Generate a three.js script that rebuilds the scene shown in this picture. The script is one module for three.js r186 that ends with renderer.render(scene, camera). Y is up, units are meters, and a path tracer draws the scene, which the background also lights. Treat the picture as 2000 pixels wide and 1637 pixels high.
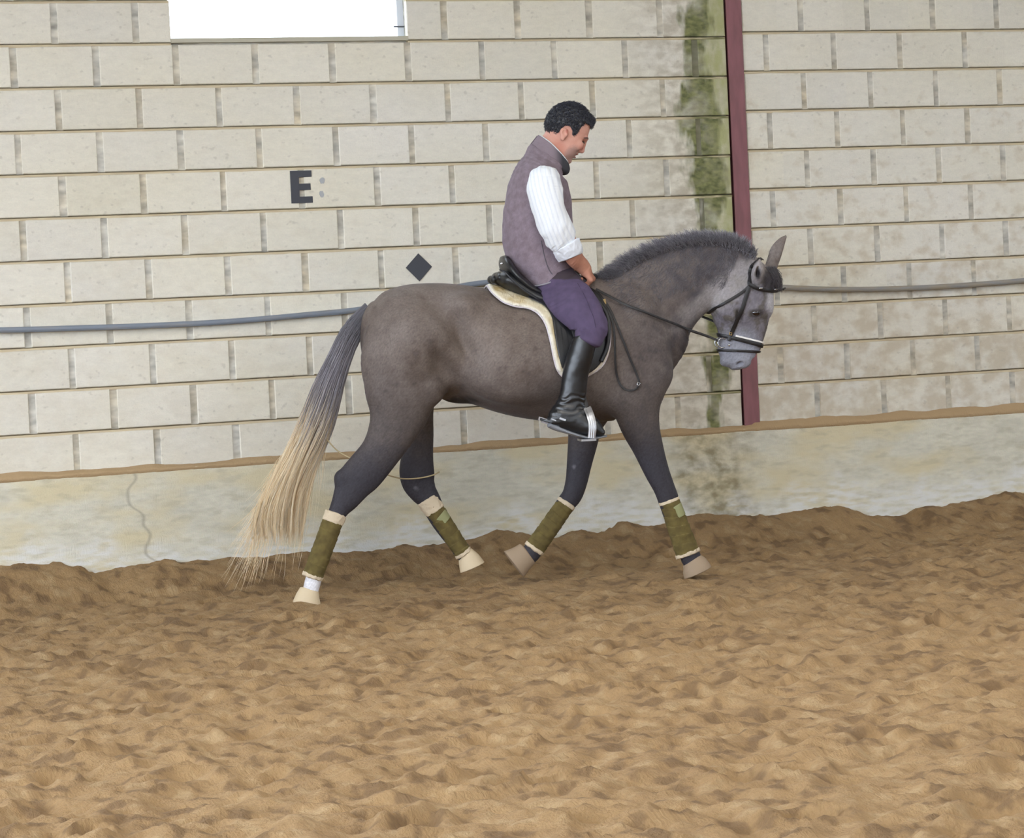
import * as THREE from 'three';
import { mergeGeometries, toCreasedNormals } from 'three/addons/utils/BufferGeometryUtils.js';
import { RectAreaLightUniformsLib } from 'three/addons/lights/RectAreaLightUniformsLib.js';
import { createNoise3D } from 'simplex-noise';

// ---------------------------------------------------------------- camera, sky, lights, exposure
// y up, metres. The block wall is the plane z = 0, the horse walks along +x on the track in front of it, the photographer stands 14.6 m out in the hall.
const scene = new THREE.Scene();
const V = (x, y, z) => new THREE.Vector3(x, y, z);
const FOCAL = 6000, YAW = 0.4055346, PITCH = 0.0370641, ROLL = -0.0481784, GROUND = 2.722;
const EYE = V(-5.60224, GROUND - 1.377393, 14.62821);
const LOOK = V(Math.sin(YAW) * Math.cos(PITCH), -Math.sin(PITCH), -Math.cos(YAW) * Math.cos(PITCH));
const R0 = V(Math.cos(YAW), 0, Math.sin(YAW)), U0 = R0.clone().cross(LOOK);
const RIGHT = R0.clone().multiplyScalar(Math.cos(ROLL)).addScaledVector(U0, Math.sin(ROLL));
const UP = U0.clone().multiplyScalar(Math.cos(ROLL)).addScaledVector(R0, -Math.sin(ROLL));
const camera = new THREE.PerspectiveCamera(2 * Math.atan(818.5 / FOCAL) * 180 / Math.PI, 2000 / 1637, 0.1, 400);
camera.position.copy(EYE);
camera.quaternion.setFromRotationMatrix(new THREE.Matrix4().makeBasis(RIGHT, UP, LOOK.clone().negate()));
const renderer = new THREE.WebGLRenderer({ antialias: true });
renderer.toneMapping = THREE.LinearToneMapping;
renderer.toneMappingExposure = 1.0;
renderer.shadowMap.enabled = true;
scene.background = new THREE.Color().setRGB(7.4, 8.3, 9.6);       // even overcast sky, seen through the openings of the hall
RectAreaLightUniformsLib.init();
const SKYLIGHTS = [[-6, 6], [-1, 6], [4, 6], [-6, 14], [-1, 14], [4, 14]];   // translucent sheets in the roof, x and z
const SKYLIGHT = { w: 1.6, d: 5, power: 4.2, color: new THREE.Color().setRGB(1, 0.985, 0.95) };

// ---------------------------------------------------------------- helpers
let seed = 7;
const rnd = () => { seed = (seed + 0x6d2b79f5) | 0; let t = Math.imul(seed ^ (seed >>> 15), 1 | seed); t = (t + Math.imul(t ^ (t >>> 7), 61 | t)) ^ t; return ((t ^ (t >>> 14)) >>> 0) / 4294967296; };
const rr = (a, b) => a + (b - a) * rnd();
const simplex = createNoise3D(rnd);
const fbm = (x, y, z, n = 4) => { let s = 0, a = 0.5; for (let i = 0; i < n; i++) { s += a * simplex(x, y, z); x *= 2.03; y *= 2.03; z *= 2.03; a *= 0.5; } return s; };
const clamp = (x, a = 0, b = 1) => Math.min(b, Math.max(a, x));
const smooth = (a, b, x) => { const t = clamp((x - a) / (b - a)); return t * t * (3 - 2 * t); };
const lerp = (a, b, t) => a + (b - a) * t;
const table = (t, x) => { let i = 0; while (i < t.length - 2 && x > t[i + 1][0]) i++; return lerp(t[i][1], t[i + 1][1], clamp((x - t[i][0]) / (t[i + 1][0] - t[i][0]))); };
const lin = (hex) => { const c = new THREE.Color(hex); return [c.r, c.g, c.b]; };   // sRGB hex to linear
const mix3 = (a, b, t) => [lerp(a[0], b[0], t), lerp(a[1], b[1], t), lerp(a[2], b[2], t)];

const used = {};
function numbered(name) { const n = used[name] = (used[name] ?? -1) + 1; return n ? name + '_' + String(n).padStart(3, '0') : name; }
function obj(name, geometry, material, parent = scene) {
  const m = new THREE.Mesh(geometry, material); m.name = numbered(name); m.castShadow = m.receiveShadow = true; parent.add(m); return m;
}
function tag(o, label, category, group) { o.userData.label = label; if (category) o.userData.category = category; if (group) o.userData.group = group; return o; }
function struct(name, geometry, material, label) { const m = obj(name, geometry, material); m.userData.kind = 'structure'; if (label) m.userData.label = label; return m; }
function group(name, at = [0, 0, 0]) { const g = new THREE.Group(); g.name = numbered(name); g.position.set(...at); scene.add(g); return g; }
// the children of a group are built in world coordinates and then moved into the group
function settle(g) { for (const c of g.children) { c.geometry = c.geometry.clone().translate(-g.position.x, -g.position.y, -g.position.z); } return g; }

const box = (x0, x1, y0, y1, z0, z1) => new THREE.BoxGeometry(x1 - x0, y1 - y0, z1 - z0).translate((x0 + x1) / 2, (y0 + y1) / 2, (z0 + z1) / 2);

// turns the faces of a mirrored, unindexed geometry outward again
function flip(g) { const p = g.attributes.position.array; for (let i = 0; i < p.length; i += 9) for (let c = 0; c < 3; c++) { const a = p[i + 3 + c]; p[i + 3 + c] = p[i + 6 + c]; p[i + 6 + c] = a; } return g; }

// survey: a sight line from the photographer's place to where it meets an upright plane z = const
const ray = (px, py) => LOOK.clone().addScaledVector(RIGHT, (px - 1000) / FOCAL).addScaledVector(UP, -(py - 818.5) / FOCAL);
const onPlane = (px, py, z) => { const d = ray(px, py); return EYE.clone().addScaledVector(d, (z - EYE.z) / d.z); };
// Horse and rider are measured in a frame of their own: its x runs along the horse, which bends off the track a little towards the photographer.
const HZ = 1.2, TURN = 16 * Math.PI / 180, PIVOT = onPlane(1000, 800, HZ).setY(0);
const AX = V(Math.cos(TURN), 0, Math.sin(TURN)), AZ = V(-Math.sin(TURN), 0, Math.cos(TURN));
const toRide = (d) => V(d.dot(AX), d.y, d.dot(AZ)), EYE_R = toRide(EYE.clone().sub(PIVOT)).add(PIVOT), rayR = (px, py) => toRide(ray(px, py));
function ride(g) { const d = g.position.clone().sub(PIVOT); g.position.copy(PIVOT).addScaledVector(AX, d.x).addScaledVector(AZ, d.z).setY(PIVOT.y + d.y); g.rotation.y = -TURN; return g; }   // from that frame to its place in the hall
const P = (px, py, dz = 0) => { const d = rayR(px, py); return EYE_R.clone().addScaledVector(d, (HZ + dz - EYE_R.z) / d.z); };

// ---- solids as distance fields
const smin = (a, b, k) => { const h = Math.max(k - Math.abs(a - b), 0) / k; return Math.min(a, b) - h * h * k * 0.25; };
const TAN = Math.tan(YAW - TURN);
// a limb or trunk traced as pairs of edge points [x1, y1, x2, y2, half width across, dz]; cap = how far the ends bulge
function chain(pairs, { cap0 = 0.02, cap1 = 0.02, k = 0.04, fine = 5, mirror = false, grow = 0 } = {}) {
  const st = pairs.map(([x1, y1, x2, y2, w, dz = 0]) => {
    const a = P(x1, y1, dz), b = P(x2, y2, dz);
    let h = a.distanceTo(b) / 2; const nx = Math.abs(a.x - b.x) / (2 * h);
    h = Math.sqrt(Math.max(h * h - (w * TAN * nx) ** 2, (0.6 * h) ** 2));
    return [(a.x + b.x) / 2, (a.y + b.y) / 2, h + grow, w + grow, HZ + (mirror ? -dz : dz)];
  });
  return chainOf(st, cap0, cap1, k, fine);
}
function chainOf(st, cap0 = 0.02, cap1 = 0.02, k = 0.04, fine = 5) {
  const n = st.length, s = [];
  for (let i = 0; i < n - 1; i++) {
    const a = st[Math.max(0, i - 1)], b = st[i], c = st[i + 1], d = st[Math.min(n - 1, i + 2)];
    for (let j = 0; j < fine; j++) {
      const t = j / fine, t2 = t * t, t3 = t2 * t;
      s.push(b.map((_, q) => 0.5 * (2 * b[q] + (c[q] - a[q]) * t + (2 * a[q] - 5 * b[q] + 4 * c[q] - d[q]) * t2 + (3 * b[q] - a[q] - 3 * c[q] + d[q]) * t3)));
    }
  }
  s.push(st[n - 1]);
  const lo = [1e9, 1e9, 1e9], hi = [-1e9, -1e9, -1e9];
  for (const [x, y, h, w, z] of s) { const e = h + 0.02; lo[0] = Math.min(lo[0], x - e); hi[0] = Math.max(hi[0], x + e); lo[1] = Math.min(lo[1], y - e); hi[1] = Math.max(hi[1], y + e); lo[2] = Math.min(lo[2], z - w); hi[2] = Math.max(hi[2], z + w); }
  const m = s.length - 1;
  const dist = (x, y, z) => {
    let best = 1e9, bi = 0, bt = 0, bo = 0;
    for (let i = 0; i < m; i++) {
      const a = s[i], b = s[i + 1], dx = b[0] - a[0], dy = b[1] - a[1], L = dx * dx + dy * dy + 1e-12;
      const u = ((x - a[0]) * dx + (y - a[1]) * dy) / L, t = u < 0 ? 0 : u > 1 ? 1 : u;
      const ex = x - a[0] - t * dx, ey = y - a[1] - t * dy, q = ex * ex + ey * ey;
      if (q < best) { best = q; bi = i; bt = t; bo = (i === 0 && u < 0) ? u * Math.sqrt(L) : (i === m - 1 && u > 1) ? (u - 1) * Math.sqrt(L) : 0; }
    }
    const a = s[bi], b = s[bi + 1], h = a[2] + (b[2] - a[2]) * bt, w = a[3] + (b[3] - a[3]) * bt, zz = z - (a[4] + (b[4] - a[4]) * bt);
    const cap = bo < 0 ? cap0 : cap1, pe = Math.sqrt(Math.max(best - bo * bo, 0));
    const k0 = Math.hypot(pe / h, bo / cap, zz / w), k1 = Math.hypot(pe / h / h, bo / cap / cap, zz / w / w);
    return k0 < 1e-5 ? -Math.min(h, w) : Math.max(k0 * (k0 - 1) / k1, -Math.min(h, w));
  };
  return { lo, hi, k, dist };
}
function ball(c, r, k = 0.03, turn = 0) {          // ellipsoid, turned in the x-y plane
  const [rx, ry, rz] = r, e = Math.max(rx, ry), cs = Math.cos(turn), sn = Math.sin(turn);
  return { lo: [c.x - e, c.y - e, c.z - rz], hi: [c.x + e, c.y + e, c.z + rz], k, dist: (x, y, z) => {
    const dx = x - c.x, dy = y - c.y, u = dx * cs + dy * sn, v = -dx * sn + dy * cs, w = z - c.z;
    const k0 = Math.hypot(u / rx, v / ry, w / rz), k1 = Math.hypot(u / rx / rx, v / ry / ry, w / rz / rz);
    return k0 < 1e-5 ? -Math.min(rx, ry, rz) : k0 * (k0 - 1) / k1;
  } };
}
function rod(a, b, ra, rb = ra, k = 0.02) {         // round cone between two points
  const d = b.clone().sub(a), L = d.lengthSq() + 1e-12, e = Math.max(ra, rb);
  return { lo: [Math.min(a.x, b.x) - e, Math.min(a.y, b.y) - e, Math.min(a.z, b.z) - e], hi: [Math.max(a.x, b.x) + e, Math.max(a.y, b.y) + e, Math.max(a.z, b.z) + e], k, dist: (x, y, z) => {
    const px = x - a.x, py = y - a.y, pz = z - a.z, t = clamp((px * d.x + py * d.y + pz * d.z) / L);
    return Math.hypot(px - d.x * t, py - d.y * t, pz - d.z * t) - lerp(ra, rb, t);
  } };
}
const rods = (points, radii, k) => points.slice(1).map((p, i) => rod(points[i], p, radii[i], radii[i + 1], k));
const FAR = 0.13;
function solid(adds, subs = [], shape = null) {       // smooth union of adds, then subs carved away
  const all = adds.flat(), cut = subs.flat(), near = (p, x, y, z, m) => x > p.lo[0] - m && x < p.hi[0] + m && y > p.lo[1] - m && y < p.hi[1] + m && z > p.lo[2] - m && z < p.hi[2] + m;
  return (x, y, z) => {
    let d = 0.3;
    for (const p of all) if (near(p, x, y, z, FAR)) d = smin(d, p.dist(x, y, z), p.k);
    for (const p of cut) if (near(p, x, y, z, p.k)) d = -smin(-d, p.dist(x, y, z), p.k);
    return shape ? shape(d, x, y, z) : d;
  };
}
const bounds = (adds, m = 0.05) => { const lo = [1e9, 1e9, 1e9], hi = [-1e9, -1e9, -1e9]; for (const p of adds.flat()) for (let c = 0; c < 3; c++) { lo[c] = Math.min(lo[c], p.lo[c] - m); hi[c] = Math.max(hi[c], p.hi[c] + m); } return [lo, hi]; };
const polygon = (pts) => {                              // signed distance to an outline in the x-y plane, negative inside
  const n = pts.length;
  return (x, y) => {
    let d = 1e9, inside = false;
    for (let i = 0, j = n - 1; i < n; j = i++) {
      const a = pts[i], b = pts[j], ex = b.x - a.x, ey = b.y - a.y, wx = x - a.x, wy = y - a.y, t = clamp((wx * ex + wy * ey) / (ex * ex + ey * ey + 1e-12));
      d = Math.min(d, (wx - ex * t) ** 2 + (wy - ey * t) ** 2);
      if ((a.y > y) !== (b.y > y) && x < ex * (y - a.y) / (b.y - a.y) + a.x) inside = !inside;
    }
    return inside ? -Math.sqrt(d) : Math.sqrt(d);
  };
};
// mesh of a distance field: surface nets over the blocks that the surface crosses
function meshOf(f, [lo, hi], cell, paint = null) {
  const n = [0, 1, 2].map((c) => Math.ceil((hi[c] - lo[c]) / cell / 8) * 8), [nx, ny, nz] = n, X = nx + 1, XY = X * (ny + 1);
  const val = new Float32Array(XY * (nz + 1)).fill(NaN), active = [], reach = cell * 8 * 0.87 * 1.7;
  for (let k = 0; k < nz; k += 8) for (let j = 0; j < ny; j += 8) for (let i = 0; i < nx; i += 8) {
    if (Math.abs(f(lo[0] + (i + 4) * cell, lo[1] + (j + 4) * cell, lo[2] + (k + 4) * cell)) > reach) continue;
    active.push([i, j, k]);
    for (let c = k; c <= k + 8; c++) for (let b = j; b <= j + 8; b++) for (let a = i; a <= i + 8; a++) { const q = a + b * X + c * XY; if (val[q] !== val[q]) val[q] = f(lo[0] + a * cell, lo[1] + b * cell, lo[2] + c * cell); }
  }
  const id = new Map(), pos = [], index = [], step = [1, X, XY], corner = [0, 1, X, X + 1, XY, XY + 1, XY + X, XY + X + 1];
  for (const [bi, bj, bk] of active) for (let c = bk; c < bk + 8; c++) for (let b = bj; b < bj + 8; b++) for (let a = bi; a < bi + 8; a++) {
    const q = a + b * X + c * XY; let m = 0;
    for (let e = 0; e < 8; e++) if (val[q + corner[e]] < 0) m |= 1 << e;
    if (m === 0 || m === 255) continue;
    let sx = 0, sy = 0, sz = 0, cnt = 0;
    for (let e = 0; e < 8; e++) for (let ax = 0; ax < 3; ax++) { const g = e | (1 << ax); if (g === e) continue; const v0 = val[q + corner[e]], v1 = val[q + corner[g]]; if ((v0 < 0) === (v1 < 0)) continue; const t = v0 / (v0 - v1); sx += (e & 1) + (ax === 0 ? t : 0); sy += ((e >> 1) & 1) + (ax === 1 ? t : 0); sz += ((e >> 2) & 1) + (ax === 2 ? t : 0); cnt++; }
    id.set(q, pos.length / 3);
    pos.push(lo[0] + (a + sx / cnt) * cell, lo[1] + (b + sy / cnt) * cell, lo[2] + (c + sz / cnt) * cell);
  }
  for (const [q] of id) for (let ax = 0; ax < 3; ax++) {
    const s = step[ax], u = step[(ax + 1) % 3], w = step[(ax + 2) % 3], v0 = val[q], v1 = val[q + s];
    if (!((v0 < 0) !== (v1 < 0)) || v1 !== v1) continue;
    const A = id.get(q), B = id.get(q - u), C = id.get(q - u - w), D = id.get(q - w);
    if (B === undefined || C === undefined || D === undefined) continue;
    if (v0 < 0) index.push(A, B, C, A, C, D); else index.push(A, C, B, A, D, C);
  }
  const N = pos.length / 3, nor = new Float32Array(pos.length), uv = new Float32Array(N * 2), col = paint ? new Float32Array(N * 3) : null, e = cell * 0.5;
  for (let i = 0; i < N; i++) {
    let x = pos[3 * i], y = pos[3 * i + 1], z = pos[3 * i + 2], gx, gy, gz, g;
    for (let it = 0; it < 2; it++) {
      gx = f(x + e, y, z) - f(x - e, y, z); gy = f(x, y + e, z) - f(x, y - e, z); gz = f(x, y, z + e) - f(x, y, z - e); g = Math.hypot(gx, gy, gz) + 1e-12;
      const d = clamp(f(x, y, z) * 2 * e / Math.max(g, e), -cell, cell) * 0.8; x -= d * gx / g; y -= d * gy / g; z -= d * gz / g;
    }
    pos[3 * i] = x; pos[3 * i + 1] = y; pos[3 * i + 2] = z; nor[3 * i] = gx / g; nor[3 * i + 1] = gy / g; nor[3 * i + 2] = gz / g;
    uv[2 * i] = x + 0.3 * z; uv[2 * i + 1] = y + 0.6 * z;
    if (paint) { const c = paint(x, y, z, gx / g, gy / g, gz / g); col[3 * i] = c[0]; col[3 * i + 1] = c[1]; col[3 * i + 2] = c[2]; }
  }
  const geo = new THREE.BufferGeometry();
  geo.setAttribute('position', new THREE.BufferAttribute(new Float32Array(pos), 3));
  geo.setAttribute('normal', new THREE.BufferAttribute(nor, 3));
  geo.setAttribute('uv', new THREE.BufferAttribute(uv, 2));
  if (col) geo.setAttribute('color', new THREE.BufferAttribute(col, 3));
  geo.setIndex(index);
  return geo;
}
// first point of a distance field at distance off along a sight line
function hit(f, px, py, off = 0, z0 = HZ + 0.75) {
  const d = rayR(px, py); let t = (z0 - EYE_R.z) / d.z; const end = (HZ - 0.6 - EYE_R.z) / d.z;
  while (t < end) { const v = f(EYE_R.x + d.x * t, EYE_R.y + d.y * t, EYE_R.z + d.z * t) - off; if (v < 4e-4) return EYE_R.clone().addScaledVector(d, t); t += clamp(v * 0.6, 4e-4, 0.02); }
  return null;
}
function gradient(f, p, e = 0.004) { return V(f(p.x + e, p.y, p.z) - f(p.x - e, p.y, p.z), f(p.x, p.y + e, p.z) - f(p.x, p.y - e, p.z), f(p.x, p.y, p.z + e) - f(p.x, p.y, p.z - e)).normalize(); }
const curveOf = (pts, tension = 0.5) => new THREE.CatmullRomCurve3(pts, false, 'centripetal', tension);
const tube = (pts, r, seg = 60, sides = 10) => new THREE.TubeGeometry(curveOf(pts), seg, r, sides, false);
// flat band along points, lying across the normals ns
function strap(pts, ns, width, thick, seg = 0) {
  if (seg) { const c = curveOf(pts), cn = curveOf(ns.map((v) => v.clone())); pts = []; const out = []; for (let i = 0; i <= seg; i++) { pts.push(c.getPoint(i / seg)); out.push(cn.getPoint(i / seg).normalize()); } ns = out; }
  const n = pts.length, pos = [], idx = [], uv = []; let run = 0;
  for (let i = 0; i < n; i++) {
    const t = pts[Math.min(n - 1, i + 1)].clone().sub(pts[Math.max(0, i - 1)]).normalize(), nn = ns[i].clone().addScaledVector(t, -ns[i].dot(t)).normalize(), s = t.clone().cross(nn);
    if (i) run += pts[i].distanceTo(pts[i - 1]);
    for (const [a, b] of [[-0.5, -0.5], [0.5, -0.5], [0.5, 0.3], [0.36, 0.5], [-0.36, 0.5], [-0.5, 0.3]]) { const p = pts[i].clone().addScaledVector(s, a * width).addScaledVector(nn, (b + 0.5) * thick); pos.push(p.x, p.y, p.z); uv.push(run, a * width); }
  }
  for (let i = 0; i < n - 1; i++) for (let j = 0; j < 6; j++) { const a = i * 6 + j, b = i * 6 + (j + 1) % 6; idx.push(a, b, a + 6, b, b + 6, a + 6); }
  for (let j = 1; j < 5; j++) { idx.push(0, j, j + 1); const o = (n - 1) * 6; idx.push(o, o + j + 1, o + j); }
  let g = new THREE.BufferGeometry(); g.setAttribute('position', new THREE.Float32BufferAttribute(pos, 3)); g.setAttribute('uv', new THREE.Float32BufferAttribute(uv, 2)); g.setIndex(idx);
  g = toCreasedNormals(g, 0.6); return g;
}
// many tapered hairs as one mesh: each hair is a list of points, a root radius and a colour function of its length
function hairMesh(hairs) {
  const pos = [], idx = [], col = [], nor = [];
  for (const { p, r, c } of hairs) {
    const n = p.length, base = pos.length / 3;
    for (let i = 0; i < n; i++) {
      const t = p[Math.min(n - 1, i + 1)].clone().sub(p[Math.max(0, i - 1)]).normalize(), a = V(0.3, 0.2, 1).cross(t).normalize(), b = t.clone().cross(a), rad = r * (i === n - 1 ? 0.15 : 1 - 0.6 * (i / (n - 1)) ** 2), cc = c(i / (n - 1));
      for (let j = 0; j < 3; j++) { const w = j * 2.0944, q = a.clone().multiplyScalar(Math.cos(w)).addScaledVector(b, Math.sin(w)); pos.push(p[i].x + q.x * rad, p[i].y + q.y * rad, p[i].z + q.z * rad); nor.push(q.x, q.y, q.z); col.push(...cc); }
    }
    for (let i = 0; i < n - 1; i++) for (let j = 0; j < 3; j++) { const A = base + i * 3 + j, B = base + i * 3 + (j + 1) % 3; idx.push(A, B, A + 3, B, B + 3, A + 3); }
  }
  const g = new THREE.BufferGeometry();
  g.setAttribute('position', new THREE.Float32BufferAttribute(pos, 3)); g.setAttribute('normal', new THREE.Float32BufferAttribute(nor, 3)); g.setAttribute('color', new THREE.Float32BufferAttribute(col, 3)); g.setIndex(idx);
  return g;
}
// textures
function texture(w, h, fill, { color = false, repeat = null } = {}) {
  const data = new Uint8Array(w * h * 4);
  for (let y = 0; y < h; y++) for (let x = 0; x < w; x++) { const c = fill((x + 0.5) / w, (y + 0.5) / h), o = (y * w + x) * 4; if (color) for (let q = 0; q < 3; q++) data[o + q] = clamp(c[q]) ** (1 / 2.2) * 255; else data[o] = data[o + 1] = data[o + 2] = clamp(c) * 255; data[o + 3] = 255; }
  const t = new THREE.DataTexture(data, w, h); if (color) t.colorSpace = THREE.SRGBColorSpace;
  t.magFilter = THREE.LinearFilter; t.wrapS = t.wrapT = repeat ? THREE.RepeatWrapping : THREE.ClampToEdgeWrapping; if (repeat) t.repeat.set(repeat, repeat); t.needsUpdate = true; return t;
}
// noise that repeats over the unit square
const TAU = Math.PI * 2;
const tiled = (u, v, fu, fv = fu, s = 0) => { const a = u * TAU, b = v * TAU, r = fu / TAU, q = fv / TAU; return 0.5 * (simplex(Math.cos(a) * r + s, Math.sin(a) * r, Math.cos(b) * q + 3.1 * s) + simplex(Math.cos(b) * q - s, Math.sin(b) * q + 5, Math.sin(a) * r + Math.cos(a) * r * 0.5)); };
const grainTex = texture(512, 512, (u, v) => 0.5 + 0.22 * tiled(u, v, 40) + 0.2 * tiled(u, v, 110, 110, 4) + 0.12 * (rnd() - 0.5), { repeat: 2.5 });
const weaveTex = texture(256, 256, (u, v) => 0.5 + 0.18 * Math.sin(u * TAU * 64) * Math.sin(v * TAU * 64) + 0.2 * tiled(u, v, 60) + 0.1 * (rnd() - 0.5), { repeat: 8 });
const furTex = texture(512, 512, (u, v) => 0.5 + 0.3 * tiled(u + 0.02 * Math.sin(v * TAU), v, 22, 130) + 0.2 * tiled(u, v, 60, 200, 7), { repeat: 4 });
const leatherTex = texture(256, 256, (u, v) => 0.5 + 0.25 * tiled(u, v, 50) + 0.2 * tiled(u, v, 100, 100, 3), { repeat: 10 });
const mat = (o) => new THREE.MeshPhysicalMaterial({ roughness: 0.8, ...o });

// ---------------------------------------------------------------- the hall
const COURSE = 0.21, BLOCK = 0.41, COL_X = 2.073, WALL_TOP = 4.6;
const lineY = (k) => GROUND - COURSE * k;                          // dark bed joint k; joint 0 is level with the window sill, joint 10 with the ledge
const LEDGE = lineY(10);

// block wall: colour map over the visible stretch (grain, water runs and moss by the column, splashed sand with painted warm bounce light), uv from place on the wall
const MAP = { x0: -3.4, x1: 5.4, y0: 0, y1: 3.6 };
const wallUV = (g) => { const p = g.attributes.position, uv = new Float32Array(p.count * 2); for (let i = 0; i < p.count; i++) { uv[2 * i] = (p.getX(i) + p.getZ(i) * 0.3 - MAP.x0) / (MAP.x1 - MAP.x0); uv[2 * i + 1] = (p.getY(i) - MAP.y0) / (MAP.y1 - MAP.y0); } g.setAttribute('uv', new THREE.BufferAttribute(uv, 2)); return g; };
function mossAt(x, y) {                                              // green growth on the wet blocks left of the column: two streaks with ragged edges
  const rag = 0.1 * fbm(x * 5, y * 2.2, 1.5, 4) + 0.05 * fbm(x * 17, y * 6, 4, 3);
  const a = 1 - Math.abs(x - (COL_X - 0.205 + 0.04 * simplex(0, y * 1.7, 9)) + rag * 0.8) / (0.105 + 0.045 * simplex(3, y * 2.1, 2)), b = 1 - Math.abs(x - (COL_X - 0.09) + rag * 0.5) / 0.13;
  return [clamp(a * 2.2), clamp(b * 2) * smooth(0.9, 1.5, y) * clamp(0.8 + 0.6 * fbm(x * 9, y * 5, 8))];
}
const wallMap = texture(2048, 840, (u, v) => {
  const x = lerp(MAP.x0, MAP.x1, u), y = lerp(MAP.y0, MAP.y1, v), k = Math.floor((GROUND - y) / COURSE), left = x < COL_X;
  const cellx = Math.floor((x - (k & 1 ? -1.6426 : -1.8525)) / BLOCK + (left ? 0 : 7.3)), tone = simplex(cellx * 3.7, k * 5.3, left ? 0 : 9);
  const g = fbm(x * 9, y * 26, 0, 5), fine = fbm(x * 30, y * 120, 3, 3), speck = rnd() - 0.5;
  let c = [0.735, 0.71, 0.645], s = 1 + 0.045 * tone + 0.06 * g + 0.05 * fine + 0.05 * speck; c = c.map((q) => q * s);
  const warm = clamp(0.45 + 0.5 * fbm(x * 0.9, y * 1.3, 5, 4) + 0.35 * tone * simplex(cellx, k, 4));
  c = mix3(c, [c[0] * 0.99, c[1] * 0.965, c[2] * 0.86], warm);
  const splashBounce = clamp((fbm(x * 7, y * 9, 12, 5) + 0.35 - Math.max(0, y - 0.9) * 0.42) * 1.5) * (left ? 0.3 : 0.75);   // sand thrown up by hooves, with warm light bounced off the track painted in
  c = mix3(c, [0.5, 0.415, 0.29], splashBounce * (left ? 0.45 : 0.75));
  const pit = smooth(0.42, 0.6, fbm(x * 14, y * 22, 21, 3)); c = mix3(c, [0.36, 0.33, 0.28], pit * 0.3);
  if (left) {
    const [m1, m2] = mossAt(x, y), damp = clamp((1 - Math.abs(x - (COL_X - 0.3)) / 0.42) * 1.2) * clamp(0.45 + fbm(x * 8, y * 14, 2, 5) * 1.4);
    c = mix3(c, [0.33, 0.28, 0.19], damp * 0.55);
    c = mix3(c, [0.36, 0.37, 0.15], m2 * 0.85);
    c = mix3(c, mix3([0.10, 0.11, 0.045], [0.24, 0.25, 0.10], clamp(0.5 + fbm(x * 16, y * 30, 6, 4))), clamp(m1 * (0.5 + 0.75 * clamp(0.5 + fbm(x * 4, y * 5.5, 7, 4)))));
    
  }
  return c;
}, { color: true });
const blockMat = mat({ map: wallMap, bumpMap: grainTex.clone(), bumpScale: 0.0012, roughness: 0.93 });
blockMat.bumpMap.repeat.set(22, 9);
const bedMat = mat({ map: texture(1024, 64, (u, v) => { const g = fbm(u * 60, v * 6, 1, 4), x = u * 8.8 - 3.4, wet = x < COL_X ? clamp((1 - Math.abs(x - COL_X + 0.14) / 0.2) * 2) : 0; return mix3(mix3([0.62, 0.53, 0.36], [0.52, 0.43, 0.29], clamp(0.45 + g * 1.2)), [0.17, 0.17, 0.07], wet * clamp(0.7 + g)); }, { color: true }), roughness: 0.95 });
const perpMat = mat({ map: texture(2048, 840, (u, v) => { const x = lerp(MAP.x0, MAP.x1, u), y = lerp(MAP.y0, MAP.y1, v), g = fbm(x * 6, y * 16, 31, 4), w = clamp(0.3 + fbm(x * 2.3, y * 2.9, 33, 3) * 1.3); let c = mix3([0.53, 0.515, 0.46], [0.56, 0.5, 0.38], w).map((q) => q * (1 + 0.6 * g)); if (x < COL_X) { const [a] = mossAt(x, y); c = mix3(c, [0.1, 0.1, 0.04], a * 0.8); } return c; }, { color: true }), roughness: 0.95 });
const WIN = { x0: -1.055, x1: 0.203, y0: lineY(0) + 0.018, y1: lineY(-3) };
const wall = group('wall_back'); wall.userData.kind = 'structure'; wall.userData.label = 'back wall of pale grey concrete blocks with tan bed joints';
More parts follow.
